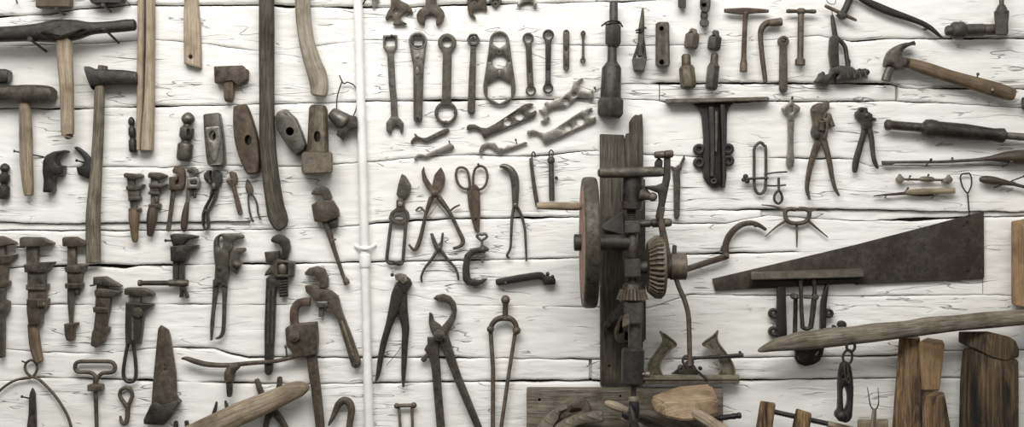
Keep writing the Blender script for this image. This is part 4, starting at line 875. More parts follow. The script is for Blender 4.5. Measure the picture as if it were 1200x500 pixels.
T('bored_bar', 'grey octagonal bar with a hole bored near each end', 'bar')
P('bar', 'iron'); hull([(x, y, d) for x, y in ((301, 108), (316, 98), (356, 98), (362, 106), (366, 288), (358, 296), (318, 298), (300, 292)) for d in (-1.5, 14)] + [(x, y, 18) for x, y in ((320, 100), (354, 101), (358, 294), (322, 296))], .5); cut(337, 116, 10, 11, 8, 40); cut(338, 270, 11, 13, 8, 40)
one('socket', 'black square socket block hanging from the top edge', 'socket', 'black')
hull([(x, y, d) for x, y in ((402, -60), (438, -60), (438, 38), (402, 36)) for d in (3, 14)], 1)
T('universal_joint', 'dark universal-joint socket hanging from the top edge', 'socket')
P('yoke', 'dark'); hull([(x, y, d) for x, y in ((502, -50), (550, -50), (548, 36), (536, 58), (512, 58), (500, 34)) for d in (3, 17)], 1.4); cut(526, 14, 12, 10, 8, 30)
P('neck', 'iron'); lathe((520, 50), (520, 92), [(0, 14), (.5, 18), (1, 14)], 10)
P('drive_end', 'dark'); hull([(x, y, d) for x, y in ((500, 86), (540, 86), (543, 112), (536, 122), (504, 122), (498, 112)) for d in (3, 17)], 1.4)
def socket(label, a, b, R, sq, mat, n=6):
    T('socket', label, 'socket')
    P('body', mat); lathe(a, b, [(0, R * .7), (.12, R), (.9, R), (1, R * .86)], 10, n=n)
    P('square_end', mat); hull([(x, y, d) for x, y in sq for d in (5, 17)], 1.2); cx = sum(p[0] for p in sq) / 4; cy = sum(p[1] for p in sq) / 4; w = (sq[1][0] - sq[0][0]) * .28; cut(cx, cy, w, w * .8, 10, 30)
socket('brown squat socket tilted left, first of the two short sockets', (468, 148), (460, 216), 35, [(460, 124), (492, 134), (480, 160), (446, 150)], 'brown')
socket('blackened squat socket, second of the two short sockets', (570, 162), (562, 224), 32, [(556, 135), (588, 137), (586, 178), (556, 176)], 'dark')
T('impact_socket', 'rust-brown bottle-shaped socket below the two short sockets', 'socket')
P('neck', 'brown'); lathe((438, 246), (440, 310), [(0, 16), (.1, 21), (.75, 21), (1, 34)], 12, n=16)
P('body', 'brown'); lathe((441, 300), (450, 394), [(0, 30), (.1, 36), (.92, 37), (1, 32)], 12, n=7)
T('impact_socket', 'dark grey bottle-shaped socket right of the rust-brown bottle-shaped one', 'socket')
P('neck', 'iron'); lathe((568, 242), (563, 300), [(0, 13), (.1, 17), (.75, 18), (1, 28)], 12, n=16)
P('body', 'dark'); lathe((562, 290), (551, 400), [(0, 24), (.1, 30), (.92, 30), (1, 26)], 12, n=6)
U(840, 0)
T('tee_wrench', 'rust-red T-handle socket wrench with a long tapering crossbar', 'wrench')
P('crossbar', 'rust'); rod([(36, 48, 9), (80, 50, 13), (125, 50, 15), (180, 49, 11), (232, 50, 7)], 12, 9, h=9, e=4)
P('shaft', 'rust'); rod([(131, 55, 14), (128, 90, 11), (124, 180, 11), (121, 268, 12)], 12, 9)
P('socket', 'rust'); lathe((121, 262), (120, 322), [(0, 12), (.3, 15), (.4, 17), (1, 17)], 9, n=12)
T('elbow_wrench', 'brown bent L-shaped box wrench with a drooping round shank', 'wrench')
P('shank', 'brown'); rod([(250, 100, 15), (222, 107, 15), (203, 128, 14), (197, 165, 12), (204, 250, 11), (213, 320, 11), (219, 368, 10)], 12, 9)
P('socket', 'brown'); lathe((238, 104), (291, 98), [(0, 15), (.3, 18), (1, 19)], 10, n=12)
one('ring_wrench', 'plain brown flat wrench with one ring end between the two T-handles', 'wrench', 'brown')
plate(circ(302, 185, 25, 20, 130, 410) + [(318, 215), (320, 400)] + circ(302, 400, 17, 10, 10, 170) + [(284, 400), (286, 215)], 2, 8, .9, [circ(304, 183, 11, 16)])
nail(919, 49, 918.5, 47, 9, 'nail through the ring of the plain brown flat wrench', .8)
T('tee_wrench', 'smaller brown T-handle socket wrench with a straight round crossbar', 'wrench')
P('crossbar', 'brown'); lathe((314, 50), (446, 52), [(0, 8), (.08, 10), (.35, 8), (.42, 15), (.58, 15), (.65, 8), (.92, 10), (1, 8)], 10)
P('shaft', 'brown'); lathe((379, 52), (376, 272), [(0, 14), (1, 14)], 9)
P('socket', 'brown'); lathe((376, 266), (375, 292), [(0, 20), (.1, 23), (1, 23)], 9, n=10)
U(815, 29, 3.086)
T('clamp_casting', 'dark jagged cast clamp with upright twin struts on a long toothed foot', 'clamp')
P('spike', 'dark'); rod([(494, -34, 5), (498, -5, 8), (505, 40, 9)], 8, 8, e=4)
P('strut', 'dark'); plate([(490, 46), (502, 34), (516, 42), (522, 56), (518, 80), (522, 150), (494, 156), (486, 100)], 4, 14, 1.5)
P('strut', 'dark'); rod([(510, 44, 7), (530, 64, 8), (542, 84, 8), (546, 110, 8), (552, 150, 9)], 8, 9)
P('foot', 'dark'); plate([(432, 205), (448, 186), (452, 172), (466, 170), (470, 180), (490, 174), (494, 154), (524, 146), (552, 148), (572, 152), (580, 162), (604, 158), (628, 160), (634, 172), (624, 184), (592, 194), (560, 200), (528, 204), (512, 208), (508, 192), (520, 178), (504, 182), (486, 206), (480, 222), (466, 218), (460, 212), (440, 214)], 3, 16, 2.2)
for x in (548, 570, 592, 612):
    SP('tooth', 'dark'); rod([(x, 160), (x + 6, 192)], 5.5, 15, smooth=False)
SP('knob', 'dark'); ball(460, 178, 9, 12)
P('wire', 'black'); rod([(556, 124), (560, 136), (552, 150)], 2, 8, n=6)
U(930, 0, 4.165)
T('screw_rod', 'rusty T-screw with a dark diagonal stub near the top edge', 'screw')
P('cross_pin', 'rust'); rod([(154, 28, 7), (170, 36, 9), (230, 64, 9), (290, 92, 8), (306, 99, 6)], 8, 12, smooth=False)
P('stem', 'dark'); rod([(228, 76, 16), (246, 56, 17), (266, 15, 17), (288, -40, 17)], 16, 9, e=3)
P('collar', 'dark'); plate([(212, 68), (232, 58), (262, 70), (256, 92), (232, 90)], 5, 15, 1)
P('wire', 'black'); rod([(160, -30), (165, 10), (200, 20), (206, -20)], 2, 6, n=6); rod([(190, 80), (186, 50)], 2, 6, n=6, smooth=False)
U(1000, 0)
T('curved_arm', 'long black curved tapering arm sweeping from the top edge to the right', 'arm')
P('arm', 'black'); rod([(-10, -40, 8), (40, -4, 14), (110, 30, 18), (180, 58, 17), (250, 82, 14), (310, 105, 12), (350, 128, 11), (385, 158, 7), (406, 176, 2.5)], 12, 9, h=10, e=2.6)
P('hook_tab', 'dark'); plate([(314, 130), (328, 118), (342, 124), (336, 134), (324, 136)], 5, 10, .6)
T('pipe_fitting', 'black iron pipe elbow fitting with collar at the upper right corner', 'pipe fitting')
P('nipple', 'dark'); lathe((418, 138), (452, 138), [(0, 20), (.2, 24), (1, 24)], 16)
P('collar', 'dark'); lathe((446, 138), (502, 136), [(0, 36), (.1, 40), (.8, 40), (1, 34)], 16, n=14)
P('pipe', 'dark'); lathe((498, 136), (585, 134), [(0, 28), (1, 28)], 16)
P('coupling', 'iron'); lathe((582, 134), (648, 133), [(0, 23), (.15, 25), (.85, 25), (1, 25)], 16)
P('elbow', 'dark'); hull([(x, y, d) for x, y in ((640, 106), (636, 64), (698, 62), (698, 156), (690, 160), (640, 158)) for d in (6, 26)], 2.5); lathe((668, 96), (668, 52), [(0, 30), (.4, 32), (1, 33)], 16, n=14)
P('reducer', 'dark'); lathe((668, 54), (668, 24), [(0, 26), (.5, 24), (1, 16)], 16, n=12)
P('rod', 'iron'); lathe((668, 28), (668, -60), [(0, 11), (1, 11)], 16)
T('claw_hammer', 'claw hammer with long brown wooden handle lying nearly level at the upper right', 'hammer')
P('hammer_head', 'iron'); plate([(150, 294), (154, 262), (166, 232), (186, 212), (210, 198), (242, 189), (286, 189), (285, 196), (256, 206), (236, 218), (222, 236), (226, 254), (262, 262), (250, 304), (204, 312), (184, 300)], 6, 24, 4)
SP('poll', 'gray'); rod([(176, 290, 20), (160, 318, 18), (152, 340, 19), (146, 362, 20)], 18, 15, h=20, e=3.4, cap='f')
P('handle', 'wbrown'); rod([(248, 284, 22), (290, 297, 27), (350, 316, 29), (430, 342, 28), (520, 368, 30), (620, 397, 33), (690, 418, 32), (722, 427, 27)], 29, 15, h=24, e=2.5, cap='f')
nail(1145, 91, 1146, 87, 20, 'nail above the middle of the claw hammer handle', 1)
nail(1158, 108, 1163, 105, 22, 'pale nail below the end of the claw hammer handle', .9, 'steel')
U(1000, 120)
T('grease_gun', 'dark turned cylinder tool with ribbed barrel and thinner grip, right edge', 'tool')
P('grip', 'iron'); lathe((144, 100), (330, 115), [(0, 18), (.02, 24), (.1, 25), (.16, 20), (.9, 21), (1, 24)], 13)
P('barrel', 'dark'); lathe((316, 114), (684, 150), [(0, 30), (.02, 39), (.08, 42), (.14, 40), (.18, 36), (.5, 37), (.85, 29), (.9, 31), (.94, 33), (.98, 33), (1, 24)], 13)
P('tube', 'gray'); lathe((680, 149), (830, 160), [(0, 17), (1, 17)], 13)
nail(1102, 152, 1106, 148, 22, 'nail over the barrel of the dark cylinder tool', 1)
T('screwdriver', 'long screwdriver with flat blade and fat dark handle at the right edge', 'screwdriver')
P('shaft', 'gray'); plate([(130, 262), (178, 262), (190, 262), (400, 260), (560, 250), (640, 236), (640, 262), (560, 266), (400, 274), (190, 275), (178, 281), (134, 283)], 5, 10, 1)
P('handle', 'wblack'); rod([(600, 254, 8), (640, 250, 16), (690, 246, 26), (740, 246, 33), (800, 247, 34), (860, 248, 33)], 28, 11)
P('ferrule_pin', 'steel'); disc(716, 269, 7, 17, 20)
nail(1085.5, 193.5, 1091, 187, 12, 'nail across the left part of the long screwdriver shaft', .8)
nail(1117, 188, 1116, 185.5, 12, 'nail above the long screwdriver shaft near its handle', .8)
nail(1175, 195, 1186, 190, 22, 'slanted nail under the fat screwdriver handle', .8)
U(1020, 180, 5.555)
T('double_clevis', 'small pale rod with a knobbed four-pointed nut at each end', 'turnbuckle')
P('rod', 'iron'); rod([(200, 166), (515, 172)], 8, 7, smooth=False)
P('end_nut', 'tan'); plate([(176, 158), (190, 148), (198, 128), (208, 146), (224, 156), (222, 176), (206, 186), (200, 200), (190, 184), (178, 176)], 3, 12, 1.2)
P('end_nut', 'tan'); plate([(488, 162), (508, 152), (518, 134), (526, 150), (540, 162), (536, 180), (524, 188), (516, 200), (506, 186), (478, 192), (476, 180)], 3, 12, 1.2)
P('body', 'tan'); rod([(325, 166, 12), (345, 164, 17), (395, 166, 17), (415, 170, 11)], 15, 7)
nail(1063.5, 211, 1066.5, 206.5, 11, 'nail across the left end of the small knobbed rod', .7)
nail(1086, 208.5, 1088, 205, 12, 'nail over the middle of the small knobbed rod', .7)
T('file', 'small file with pale wooden handle lying under the knobbed rod', 'file')
P('blade', 'brown'); rod([(22, 275, 4), (90, 268, 7), (160, 263, 9), (240, 256, 11)], 8, 6, h=5, e=4)
P('handle', 'wtan'); rod([(232, 252, 11), (260, 250, 18), (320, 247, 21), (420, 244, 20), (500, 241, 20), (547, 239, 19)], 20, 8, h=16, e=2.8, cap='f')
P('tang', 'brown'); rod([(240, 262), (330, 272), (410, 268)], 7, 6, h=5)
nail(1060, 225, 1064, 220.5, 10, 'nail above the blade of the pale-handled file', .7)
nail(1092, 232, 1097, 227.5, 14, 'nail under the pale wooden file handle', .8)
nail(1037, 231, 1040, 228, 9, 'nail under the thin tip of the pale-handled file', .7)
T('wire_hook', 'thin black wire with an elongated loop hanging above the saw', 'wire hook')
P('loop', 'black'); rod([(630, 256), (606, 226), (592, 190), (586, 152), (598, 132), (625, 128), (646, 130), (658, 162), (657, 206), (644, 240)], 5, 5, n=8, closed=True)
P('stem', 'black'); rod([(632, 250), (638, 320), (644, 400)], 5, 5, n=8)
T('chisel', 'small chisel with pear-shaped dark wooden handle at the right edge', 'chisel')
P('handle', 'wblack'); rod([(716, 168, 16), (740, 168, 25), (790, 174, 28), (840, 182, 24), (900, 192, 16), (940, 198, 13)], 22, 9)
P('shaft', 'iron'); rod([(920, 196, 11), (980, 210, 11), (1060, 230, 11)], 11, 9, h=8, e=3)
nail(1185, 212, 1200, 206.5, 18, 'slanted nail across the shaft of the small pear-handled chisel', .8)
nail(1165, 219.5, 1178, 215.5, 18, 'nail below the pear-shaped chisel handle', .8)
one('iron_lump', 'dark iron end poking in at the right edge above the cylinder tool', 'iron piece', 'dark')
U(0, 0, 1); hull([(x, y, d) for x, y in ((1197, 114), (1225, 112), (1225, 127), (1197, 126)) for d in (2, 12)], 1)
# ================================================================== middle right
U(810, 110)
T('stand_bracket', 'black cast-iron shelf bracket with flat top plate and four eared lobes, upper right', 'bracket')
P('top_plate', 'iron'); hull([(-118, 22, 1), (352, 12, 1), (-118, 38, 1), (352, 30, 1), (-118, 24, 17), (350, 13, 17), (-118, 44, 17), (350, 30, 17)], 1)
P('back_plate', 'black'); plate([(6, 42), (200, 34), (174, 56), (162, 90), (160, 370), (154, 424), (140, 424), (128, 416), (112, 424), (92, 420), (72, 404), (56, 378), (52, 340), (56, 200), (48, 100), (34, 64)], 2, 7, 1.2)
P('rib', 'dark'); rod([(88, 60, 14), (94, 200, 12), (92, 370, 9)], 12, 10, h=20, e=4)
P('rib', 'black'); rod([(138, 50, 12), (142, 200, 11), (144, 422, 7)], 10, 10, h=24, e=4)
P('rib', 'gray'); rod([(112, 80, 10), (112, 170, 9), (110, 260, 5)], 8, 9, h=14, e=3)
for x, y, r in ((37, 250, 27), (37, 310, 27), (168, 248, 27), (170, 300, 26)):
    P('lobe', 'black'); plate(circ(x, y, r, 24), 2, 8, 1.6, [circ(x, y, 7, 14)])
P('bolt', 'gray'); disc(102, 392, 13, 6, 9, 16, .5, [circ(102, 392, 6, 10)])
T('latch', 'dark iron shackle latch with a wing bolt and a small hanging eye', 'latch')
P('shackle', 'iron'); rod([(284, 300), (284, 248), (296, 228), (312, 218), (328, 232), (336, 252), (336, 400), (328, 436), (310, 450), (292, 438), (284, 400)], 7, 6, n=10, closed=True)
P('wing_bolt', 'dark'); ball(245, 372, 12, 8, .6); ball(236, 386, 10, 8, .6); ball(252, 392, 12, 8, .6); rod([(245, 382), (345, 378)], 6, 9, n=10, smooth=False)
P('arm', 'dark'); rod([(330, 362), (380, 354), (432, 351)], 4, 7, n=8)
P('arm', 'dark'); rod([(336, 412), (380, 414), (426, 410)], 4, 7, n=8)
P('eye', 'dark'); rod([(394, 378), (395, 436)], 6, 7, n=8, smooth=False); rod([(394, 436), (376, 456), (376, 480), (392, 494), (408, 480), (408, 456)], 6, 7, n=8, closed=True)
T('valve_wrench', 'bright steel slim wrench with a spade-shaped slotted head', 'wrench')
P('head', 'steel'); plate([(408, 64), (424, 50), (438, 44), (452, 22), (466, 44), (480, 50), (494, 62), (488, 80), (466, 92), (466, 122), (437, 122), (434, 92), (414, 82)], 3, 9, .9, [[(444, 56), (458, 54), (458, 84), (448, 86)]])
P('handle', 'steel'); plate([(436, 112), (466, 112), (462, 190), (462, 250), (466, 300), (462, 328), (448, 332), (432, 328), (430, 300), (438, 250), (438, 190)], 2, 8, 1)
nail(928, 117, 928.5, 114.5, 10, 'nail at the tip of the spade-headed steel wrench', .8)
T('pliers', 'tall brown sprung cutting pliers with long curved handles', 'pliers')
P('jaw', 'brown'); plate([(541, 68), (552, 50), (572, 40), (598, 40), (606, 28), (624, 34), (624, 68), (602, 84), (590, 112), (580, 124), (600, 180), (608, 206), (584, 216), (548, 194), (542, 168), (552, 132), (544, 96)], 3, 10, 1)
SP('rivet', 'gray'); disc(554, 76, 7, 9, 11)
P('moving_jaw', 'brown'); plate([(588, 112), (612, 108), (612, 86), (630, 86), (638, 110), (651, 146), (632, 152), (622, 126), (618, 170), (612, 208), (590, 210), (606, 160), (606, 126)], 4, 11, 1)
P('spring', 'steel'); lathe((590, 122), (586, 166), [(i / 12, 17 if i % 2 else 12) for i in range(13)], 10)
P('pivot', 'dark'); disc(566, 184, 17, 9, 13); disc(598, 196, 6, 9, 12)
P('handle', 'brown'); rod([(575, 210, 18), (556, 262, 16), (538, 320, 13), (526, 380, 11), (522, 430, 9), (534, 476, 5)], 14, 7, h=9, e=3)
P('handle', 'brown'); rod([(598, 210, 15), (612, 260, 13), (624, 310, 12), (634, 370, 10), (648, 424, 8), (666, 458, 5)], 14, 8, h=9, e=3)
U(1000, 120)
T('nippers', 'dark compound nippers with short thick handles, right of the tall sprung pliers', 'pliers')
P('jaw', 'dark'); plate([(10, 56), (14, 40), (28, 34), (26, 22), (46, 20), (66, 24), (66, 40), (88, 52), (86, 64), (106, 72), (104, 82), (86, 82), (86, 114), (60, 124), (42, 120), (40, 84), (16, 72)], 3, 11, 1)
SP('pivot', 'gray'); disc(62, 58, 9, 10, 13)
SP('jaw_bolt', 'dark'); disc(38, 30, 10, 9, 13)
P('handle', 'dark'); rod([(52, 112, 14), (44, 150, 13), (28, 205, 14), (14, 255, 15), (8, 290, 14), (6, 312, 10)], 14, 7, h=10, e=2.8)
P('handle', 'iron'); rod([(70, 112, 13), (80, 150, 12), (86, 200, 11), (90, 240, 10), (98, 272, 10), (110, 296, 6)], 11, 8, h=9, e=2.8)
U(810, 230)
T('spiked_ring', 'rusty open ring with five thin radiating spikes like an insect', 'ring')
P('ring', 'brown'); rod([(464, 58), (440, 57), (424, 70), (426, 98), (440, 115), (472, 122), (510, 116), (528, 98), (532, 72), (518, 58), (494, 56)], 10, 6, n=10); ball(466, 58, 10, 7); ball(492, 56, 11, 7)
for pts in ([(424, 68), (380, 46), (318, 38)], [(530, 72), (560, 56), (600, 55), (650, 61)], [(428, 108), (380, 140), (334, 181)], [(475, 118), (476, 170), (476, 228)], [(526, 108), (570, 146), (616, 184)]):
    P('spike', 'brown'); rod([(p[0], p[1], 7 - 2.2 * i) for i, p in enumerate(pts)], 5, 5, n=8)
U(780, 220)
T('curved_arm', 'hinged brown iron arm with a hooked curve reaching from the drill press hub', 'arm')
P('straight_link', 'brown'); rod([(84, 370, 14), (180, 338, 14), (250, 316, 14), (280, 304, 15)], 14, 11, h=8, e=4)
P('curved_link', 'brown'); rod([(272, 306, 15), (270, 262, 15), (284, 220, 15), (312, 186, 14), (345, 165, 13), (385, 158, 12), (420, 168, 10), (452, 188, 7)], 13, 9, h=8, e=3)
P('pivot', 'tan'); disc(276, 302, 8, 13, 17)
P('screw', 'dark'); disc(408, 170, 8, 10, 16); rod([(256, 262), (250, 284)], 5, 9, n=8, smooth=False)
nail(820.5, 313, 822, 311, 12, 'short nail under the straight link of the hinged brown arm', .7)
U(0, 0, 1)
saw_top = [(834.5, 326.5), (900, 311), (1005, 286), (1090, 264), (1153, 247)]
teeth = []
xt = 1003.0
for i in range(84):
    x = 1152 - i * 1.75
    if x < 1004: break
    teeth += [(x, 325.2 + (1152 - x) * .043), (x - 1.5, 327.6 + (1152 - x) * .043)]
one('saw', 'large rust-black saw blade without handle, tapering to the left', 'saw', 'saw')
plate(saw_top + [(1153.5, 324.5)] + teeth + [(1000, 332), (920, 336.5), (838, 340.5)], 2.5, 4, .2, rnd=0, holes=[circ(1144.5, 278, 1.7, 12), circ(1148, 298, 1.5, 12), circ(1150, 316, 1.3, 12), circ(1134, 318, 1, 10), circ(1130, 265, 1, 10), circ(1048, 299.5, .9, 8)])
U(880, 300, 3.57)
T('stand_bracket', 'black iron bench bracket with pale flat shelf plate in front of the saw', 'bracket')
P('shelf_plate', 'iron'); hull([(0, 72, 22), (472, 58, 22), (472, 88, 22), (0, 100, 22), (-4, 64, 4), (462, 50, 4), (0, 96, 4), (470, 84, 4)], 1)
P('lip', 'black'); plate([(0, 98), (200, 100), (200, 128), (0, 124)], 6, 10, .6); plate([(275, 98), (466, 92), (466, 108), (275, 120)], 6, 10, .6)
P('side_plate', 'black'); plate([(112, 126), (146, 126), (152, 345), (106, 342)], 4, 10, 1)
P('rod', 'dark'); lathe((187, 160), (184, 335), [(0, 10), (.08, 14), (.12, 9), (1, 10)], 14)
P('yoke_arm', 'dark'); rod([(206, 98, 11), (209, 140, 8), (211, 220, 8), (216, 300, 9)], 9, 14, h=12, e=3)
P('yoke_arm', 'dark'); rod([(262, 98, 11), (266, 140, 8), (264, 180, 11), (258, 240, 11), (250, 300, 10)], 9, 14, h=12, e=3)
P('yoke_base', 'dark'); rod([(214, 296), (232, 304), (252, 296)], 9, 14, n=10)
P('side_plate', 'black'); plate([(314, 122), (328, 122), (318, 200), (316, 300), (292, 304), (296, 190)], 4, 12, 1)
P('cross_pin', 'iron'); rod([(222, 172), (258, 172)], 6, 14, n=10, smooth=False); disc(182, 168, 14, 10, 16); disc(272, 172, 13, 10, 18)
for x, y, r in ((96, 240, 22), (96, 316, 22), (328, 240, 20)):
    P('lobe', 'black'); plate(circ(x, y, r, 20), 4, 10, 1.4, [circ(x, y, 8, 12)])
P('foot', 'black'); plate([(176, 380), (310, 372), (302, 410), (288, 440), (262, 454), (228, 461), (200, 450), (186, 428), (188, 402)], 3, 11, 1.5, [sm([(270, 408), (292, 392), (284, 416), (272, 424)])])
SP('boss', 'dark'); plate(ell(222, 425, 24, 17), 9, 18, 2)
P('set_screw', 'dark'); disc(383, 288, 18, 6, 14); disc(350, 296, 8, 6, 12)
# ================================================================== lower right
U(0, 0, 1)
one('driftwood_pole', 'long weathered grey driftwood pole crossing in front of the lower right wall', 'pole', 'wold')
rod([(889, 411, 1.5, 40), (893, 409.5, 3.2, 40), (900, 407, 5, 40), (912, 403.5, 7.6, 40), (925, 401.5, 9, 40), (938, 399, 10.6, 40), (955, 397.8, 10.6, 40), (978, 394.6, 11.4, 40), (1000, 392.8, 10.4, 40), (1025, 389.4, 10.8, 40), (1060, 385.8, 9.8, 40), (1090, 381.4, 10.2, 40), (1120, 378.4, 9.2, 40), (1160, 374.6, 9.6, 40), (1200, 371.5, 8.8, 40), (1260, 366, 9, 40)], 10, 40, h=lambda t: 5 + min(1, t * 5) * 6, e=2.8, n=18)
one('wood_block', 'light brown square wooden block jutting out at the right edge beside the saw', 'block', 'wblock')
hull([(1185, 259, 6), (1185, 354, 6), (1186.5, 259, 28), (1186, 357, 28), (1240, 283, 62), (1240, 368, 62), (1240, 250, 6), (1240, 354, 6)], 1)
T('chain_hook', 'black iron hook shackle hanging on chain links from the driftwood pole', 'hook')
U(880, 430, 7.14)
P('chain_link', 'black'); rod([(845, -210), (815, -200), (800, -170), (815, -140), (845, -132), (868, -160), (866, -190)], 12, 52, n=8, closed=True)
P('chain_link', 'black'); rod([(800, -140), (776, -110), (770, -70), (790, -35), (820, -30), (842, -60), (846, -105), (830, -140)], 11, 50, n=8, closed=True)
P('hook', 'black'); plate([(762, -30), (790, -50), (830, -40), (846, 10), (858, 90), (864, 180), (860, 300), (852, 420), (830, 455), (798, 470), (750, 455), (714, 420), (708, 390), (722, 368), (734, 352), (738, 250), (736, 140), (744, 50)], 46, 56, 2.5, [sm([(790, 165), (806, 195), (816, 240), (814, 300), (798, 352), (786, 366), (778, 320), (774, 250), (774, 190)]), sm([(772, 20), (780, 60), (774, 90), (764, 70)]), sm([(818, 40), (830, 80), (824, 110), (812, 80)])])
SP('toe', 'black'); ball(758, 410, 46, 54, .7)
P('inner_link', 'dark'); rod([(790, -40), (782, 30), (800, 110), (818, 130), (826, 100), (808, 20), (806, -40)], 9, 60, n=8)
U(1000, 370)
T('oak_post', 'brown rough-sawn oak post with a notched shoulder block, lower right', 'post')
P('post', 'wpost'); hull([(206, 98, 24), (300, 106, 34), (172, 540, 24), (312, 540, 36), (206, 90, 6), (300, 92, 6), (172, 540, 6), (312, 540, 6)], 1)
P('split_face', 'wblock', 'paler split face'); hull([(294, 116, 44), (412, 127, 30), (388, 335, 34), (310, 335, 46), (330, 96, 10), (404, 108, 8), (388, 335, 8), (300, 335, 8)], 1)
P('shoulder_block', 'wpost'); hull([(312, 360, 62), (414, 366, 60), (416, 540, 60), (314, 540, 62), (330, 335, 34), (408, 342, 30), (444, 540, 26), (318, 540, 26)], 1)
T('oak_post', 'blackened old oak post with a cracked rounded top at the lower right corner', 'post')
P('post', 'wpostd'); hull([(492, 146, 16), (520, 140, 30), (560, 168, 44), (630, 204, 50), (690, 218, 50), (722, 190, 46), (742, 540, 44), (560, 540, 50), (474, 540, 14), (478, 300, 14), (745, 200, 30), (746, 540, 30), (730, 200, 6), (730, 540, 6), (500, 150, 6), (490, 540, 4)], 1.5)
P('cap', 'wpostd'); hull([(474, 70, 14), (474, 118, 14), (545, 140, 36), (545, 73, 30), (590, 71, 40), (605, 69, 40), (650, 80, 44), (700, 92, 44), (735, 122, 42), (748, 152, 38), (745, 185, 38), (722, 186, 46), (690, 202, 50), (630, 188, 50), (560, 152, 44), (730, 110, 8), (745, 185, 8), (480, 70, 4), (480, 118, 4), (560, 72, 4)], 1.5)
U(880, 430, 7.14)
T('wood_clamp', 'wooden hand-screw clamp with two brown jaws and a pale turned grip', 'clamp')
P('jaw', 'wpost'); hull([(x, y, d) for x, y in ((78, 278), (204, 298), (206, 318), (166, 620), (22, 620)) for d in (30, 48)] + [(80, 290, 52), (200, 310, 52), (160, 620, 52), (30, 620, 52)], 1)
P('jaw', 'wpost'); hull([(x, y, d) for x, y in ((378, 342), (505, 382), (508, 400), (480, 620), (318, 620)) for d in (30, 48)] + [(380, 356, 52), (500, 398, 52), (474, 620, 52), (326, 620, 52)], 1)
P('screw', 'dark'); lathe((190, 372), (650, 474), [(i / 40, 24 if i % 2 else 20) for i in range(41)], 40, n=12)
P('grip', 'wtan'); lathe((634, 470), (900, 540), [(0, 20), (.06, 27), (.3, 27), (.7, 30), (1, 28)], 40)
T('fork', 'small old fork with two bent thin tines standing by the wooden box', 'fork')
P('tine', 'iron'); rod([(974, 166, 3), (986, 240, 4.5), (1000, 320, 6), (1034, 364, 8)], 5, 44, n=8)
P('tine', 'iron'); rod([(1062, 172, 3), (1068, 250, 4.5), (1064, 320, 6), (1034, 364, 8)], 5, 44, n=8)
P('handle', 'wold'); rod([(1034, 350, 15), (1030, 400, 20), (1022, 480, 18), (1010, 600, 18)], 18, 44)
one('wood_box', 'corner of a pale wooden box at the bottom edge behind the small fork', 'box', 'wtan')
hull([(890, 432, 20), (1150, 432, 20), (890, 470, 40), (930, 470, 44), (1150, 470, 40), (890, 600, 40), (1150, 600, 40), (890, 600, 20), (1150, 600, 20)], 1)
# ================================================================== post drill in the middle
U(670, 150)
T('mounting_post', 'tall split weathered timber post carrying the old drill press', 'post')
P('plank', 'wdark'); plate([(128, 26), (180, 28), (236, 30), (240, 60), (262, 62), (262, 1160), (130, 1162)], 0, 9, 1.2, [circ(170, 1072, 6, 10)])
P('plank', 'wdark'); plate([(240, 64), (246, 24), (262, 22), (262, -30), (276, -52), (290, -62), (300, -58), (318, -66), (322, 0), (324, 400), (320, 1160), (262, 1160), (254, 400)], 0, 12, 1.2)
U(600, 430, 7.14)
one('weathered_plank', 'grey weathered horizontal plank nailed across the foot of the timber post', 'plank', 'wold')
hull([(122, 195, 24), (1766, 195, 24), (122, 164, 4), (1762, 164, 4), (122, 640, 24), (1766, 640, 24), (122, 640, 4), (1766, 640, 4)], 1, grain=0); cut(232, 288, 12, 14, 10, 40); cut(915, 258, 10, 12, 10, 40)
# ---- the press itself
def hub(x, y, d0, d1, r): pass
def disc_x(cx, cy, dc, x0, x1, prof, n=40):
    """turned shape about a left-right axis: prof (fraction of the way, radius); photo pixels measured at depth dc"""
    A, B = W(x0, cy, dc), W(x1, cy, dc); path = [A.lerp(B, t) for t, r in prof]; rs = [max(r, .1) * S * kx(dc) / F[2] for t, r in prof]; sweep(path, rs, rs, 2, n, False, 'n')
def ring_x(cx, cy, dc, R, hw, ht, n=56):
    bm = BM(); k = kx(dc) * S / F[2]; C = W(cx, cy, dc); uv = bm.loops.layers.uv.verify(); rings = []
    sec = [(math.copysign(abs(math.cos(a)) ** .6, math.cos(a)) * hw, math.copysign(abs(math.sin(a)) ** .6, math.sin(a)) * ht) for a in [2 * math.pi * (j + .5) / 14 for j in range(14)]]
    for i in range(n):
        a = 2 * math.pi * i / n; rings.append([bm.verts.new(C + Vector((sx * k, math.cos(a) * (R + sr) * k, math.sin(a) * (R + sr) * k))) for sx, sr in sec])
    for i in range(n):
        A, B = rings[i], rings[(i + 1) % n]
        for j in range(14):
            f = bm.faces.new((A[j], A[(j + 1) % 14], B[(j + 1) % 14], B[j]))
            for l, q in zip(f.loops, ((j, i), (j + 1, i), (j + 1, i + 1), (j, i + 1))): l[uv].uv = (q[0] * .003, q[1] * .01)
def bevel_gear(C, axis, R0, R1, wid, N, tooth):
    """cone gear: big rim radius R0 at the axis start, R1 at its end, N radial teeth; sizes in metres"""
    bm = BM(); ax = axis.normalized(); u = ax.orthogonal().normalized(); v = ax.cross(u); st = []
    for t, rr in ((0, R0), (1, R1)):
        ring = []
        for i in range(N * 4):
            a = 2 * math.pi * i / (N * 4); r = rr + (tooth if i % 4 in (1, 2) else 0) * (rr / R0)
            ring.append(bm.verts.new(C + ax * (wid * t) + (u * math.cos(a) + v * math.sin(a)) * r))
        st.append(ring)
    n = N * 4
    for i in range(n): bm.faces.new((st[0][i], st[0][(i + 1) % n], st[1][(i + 1) % n], st[1][i]))
    bm.faces.new(list(reversed(st[0]))); bm.faces.new(st[1])
U(0, 0, 1)
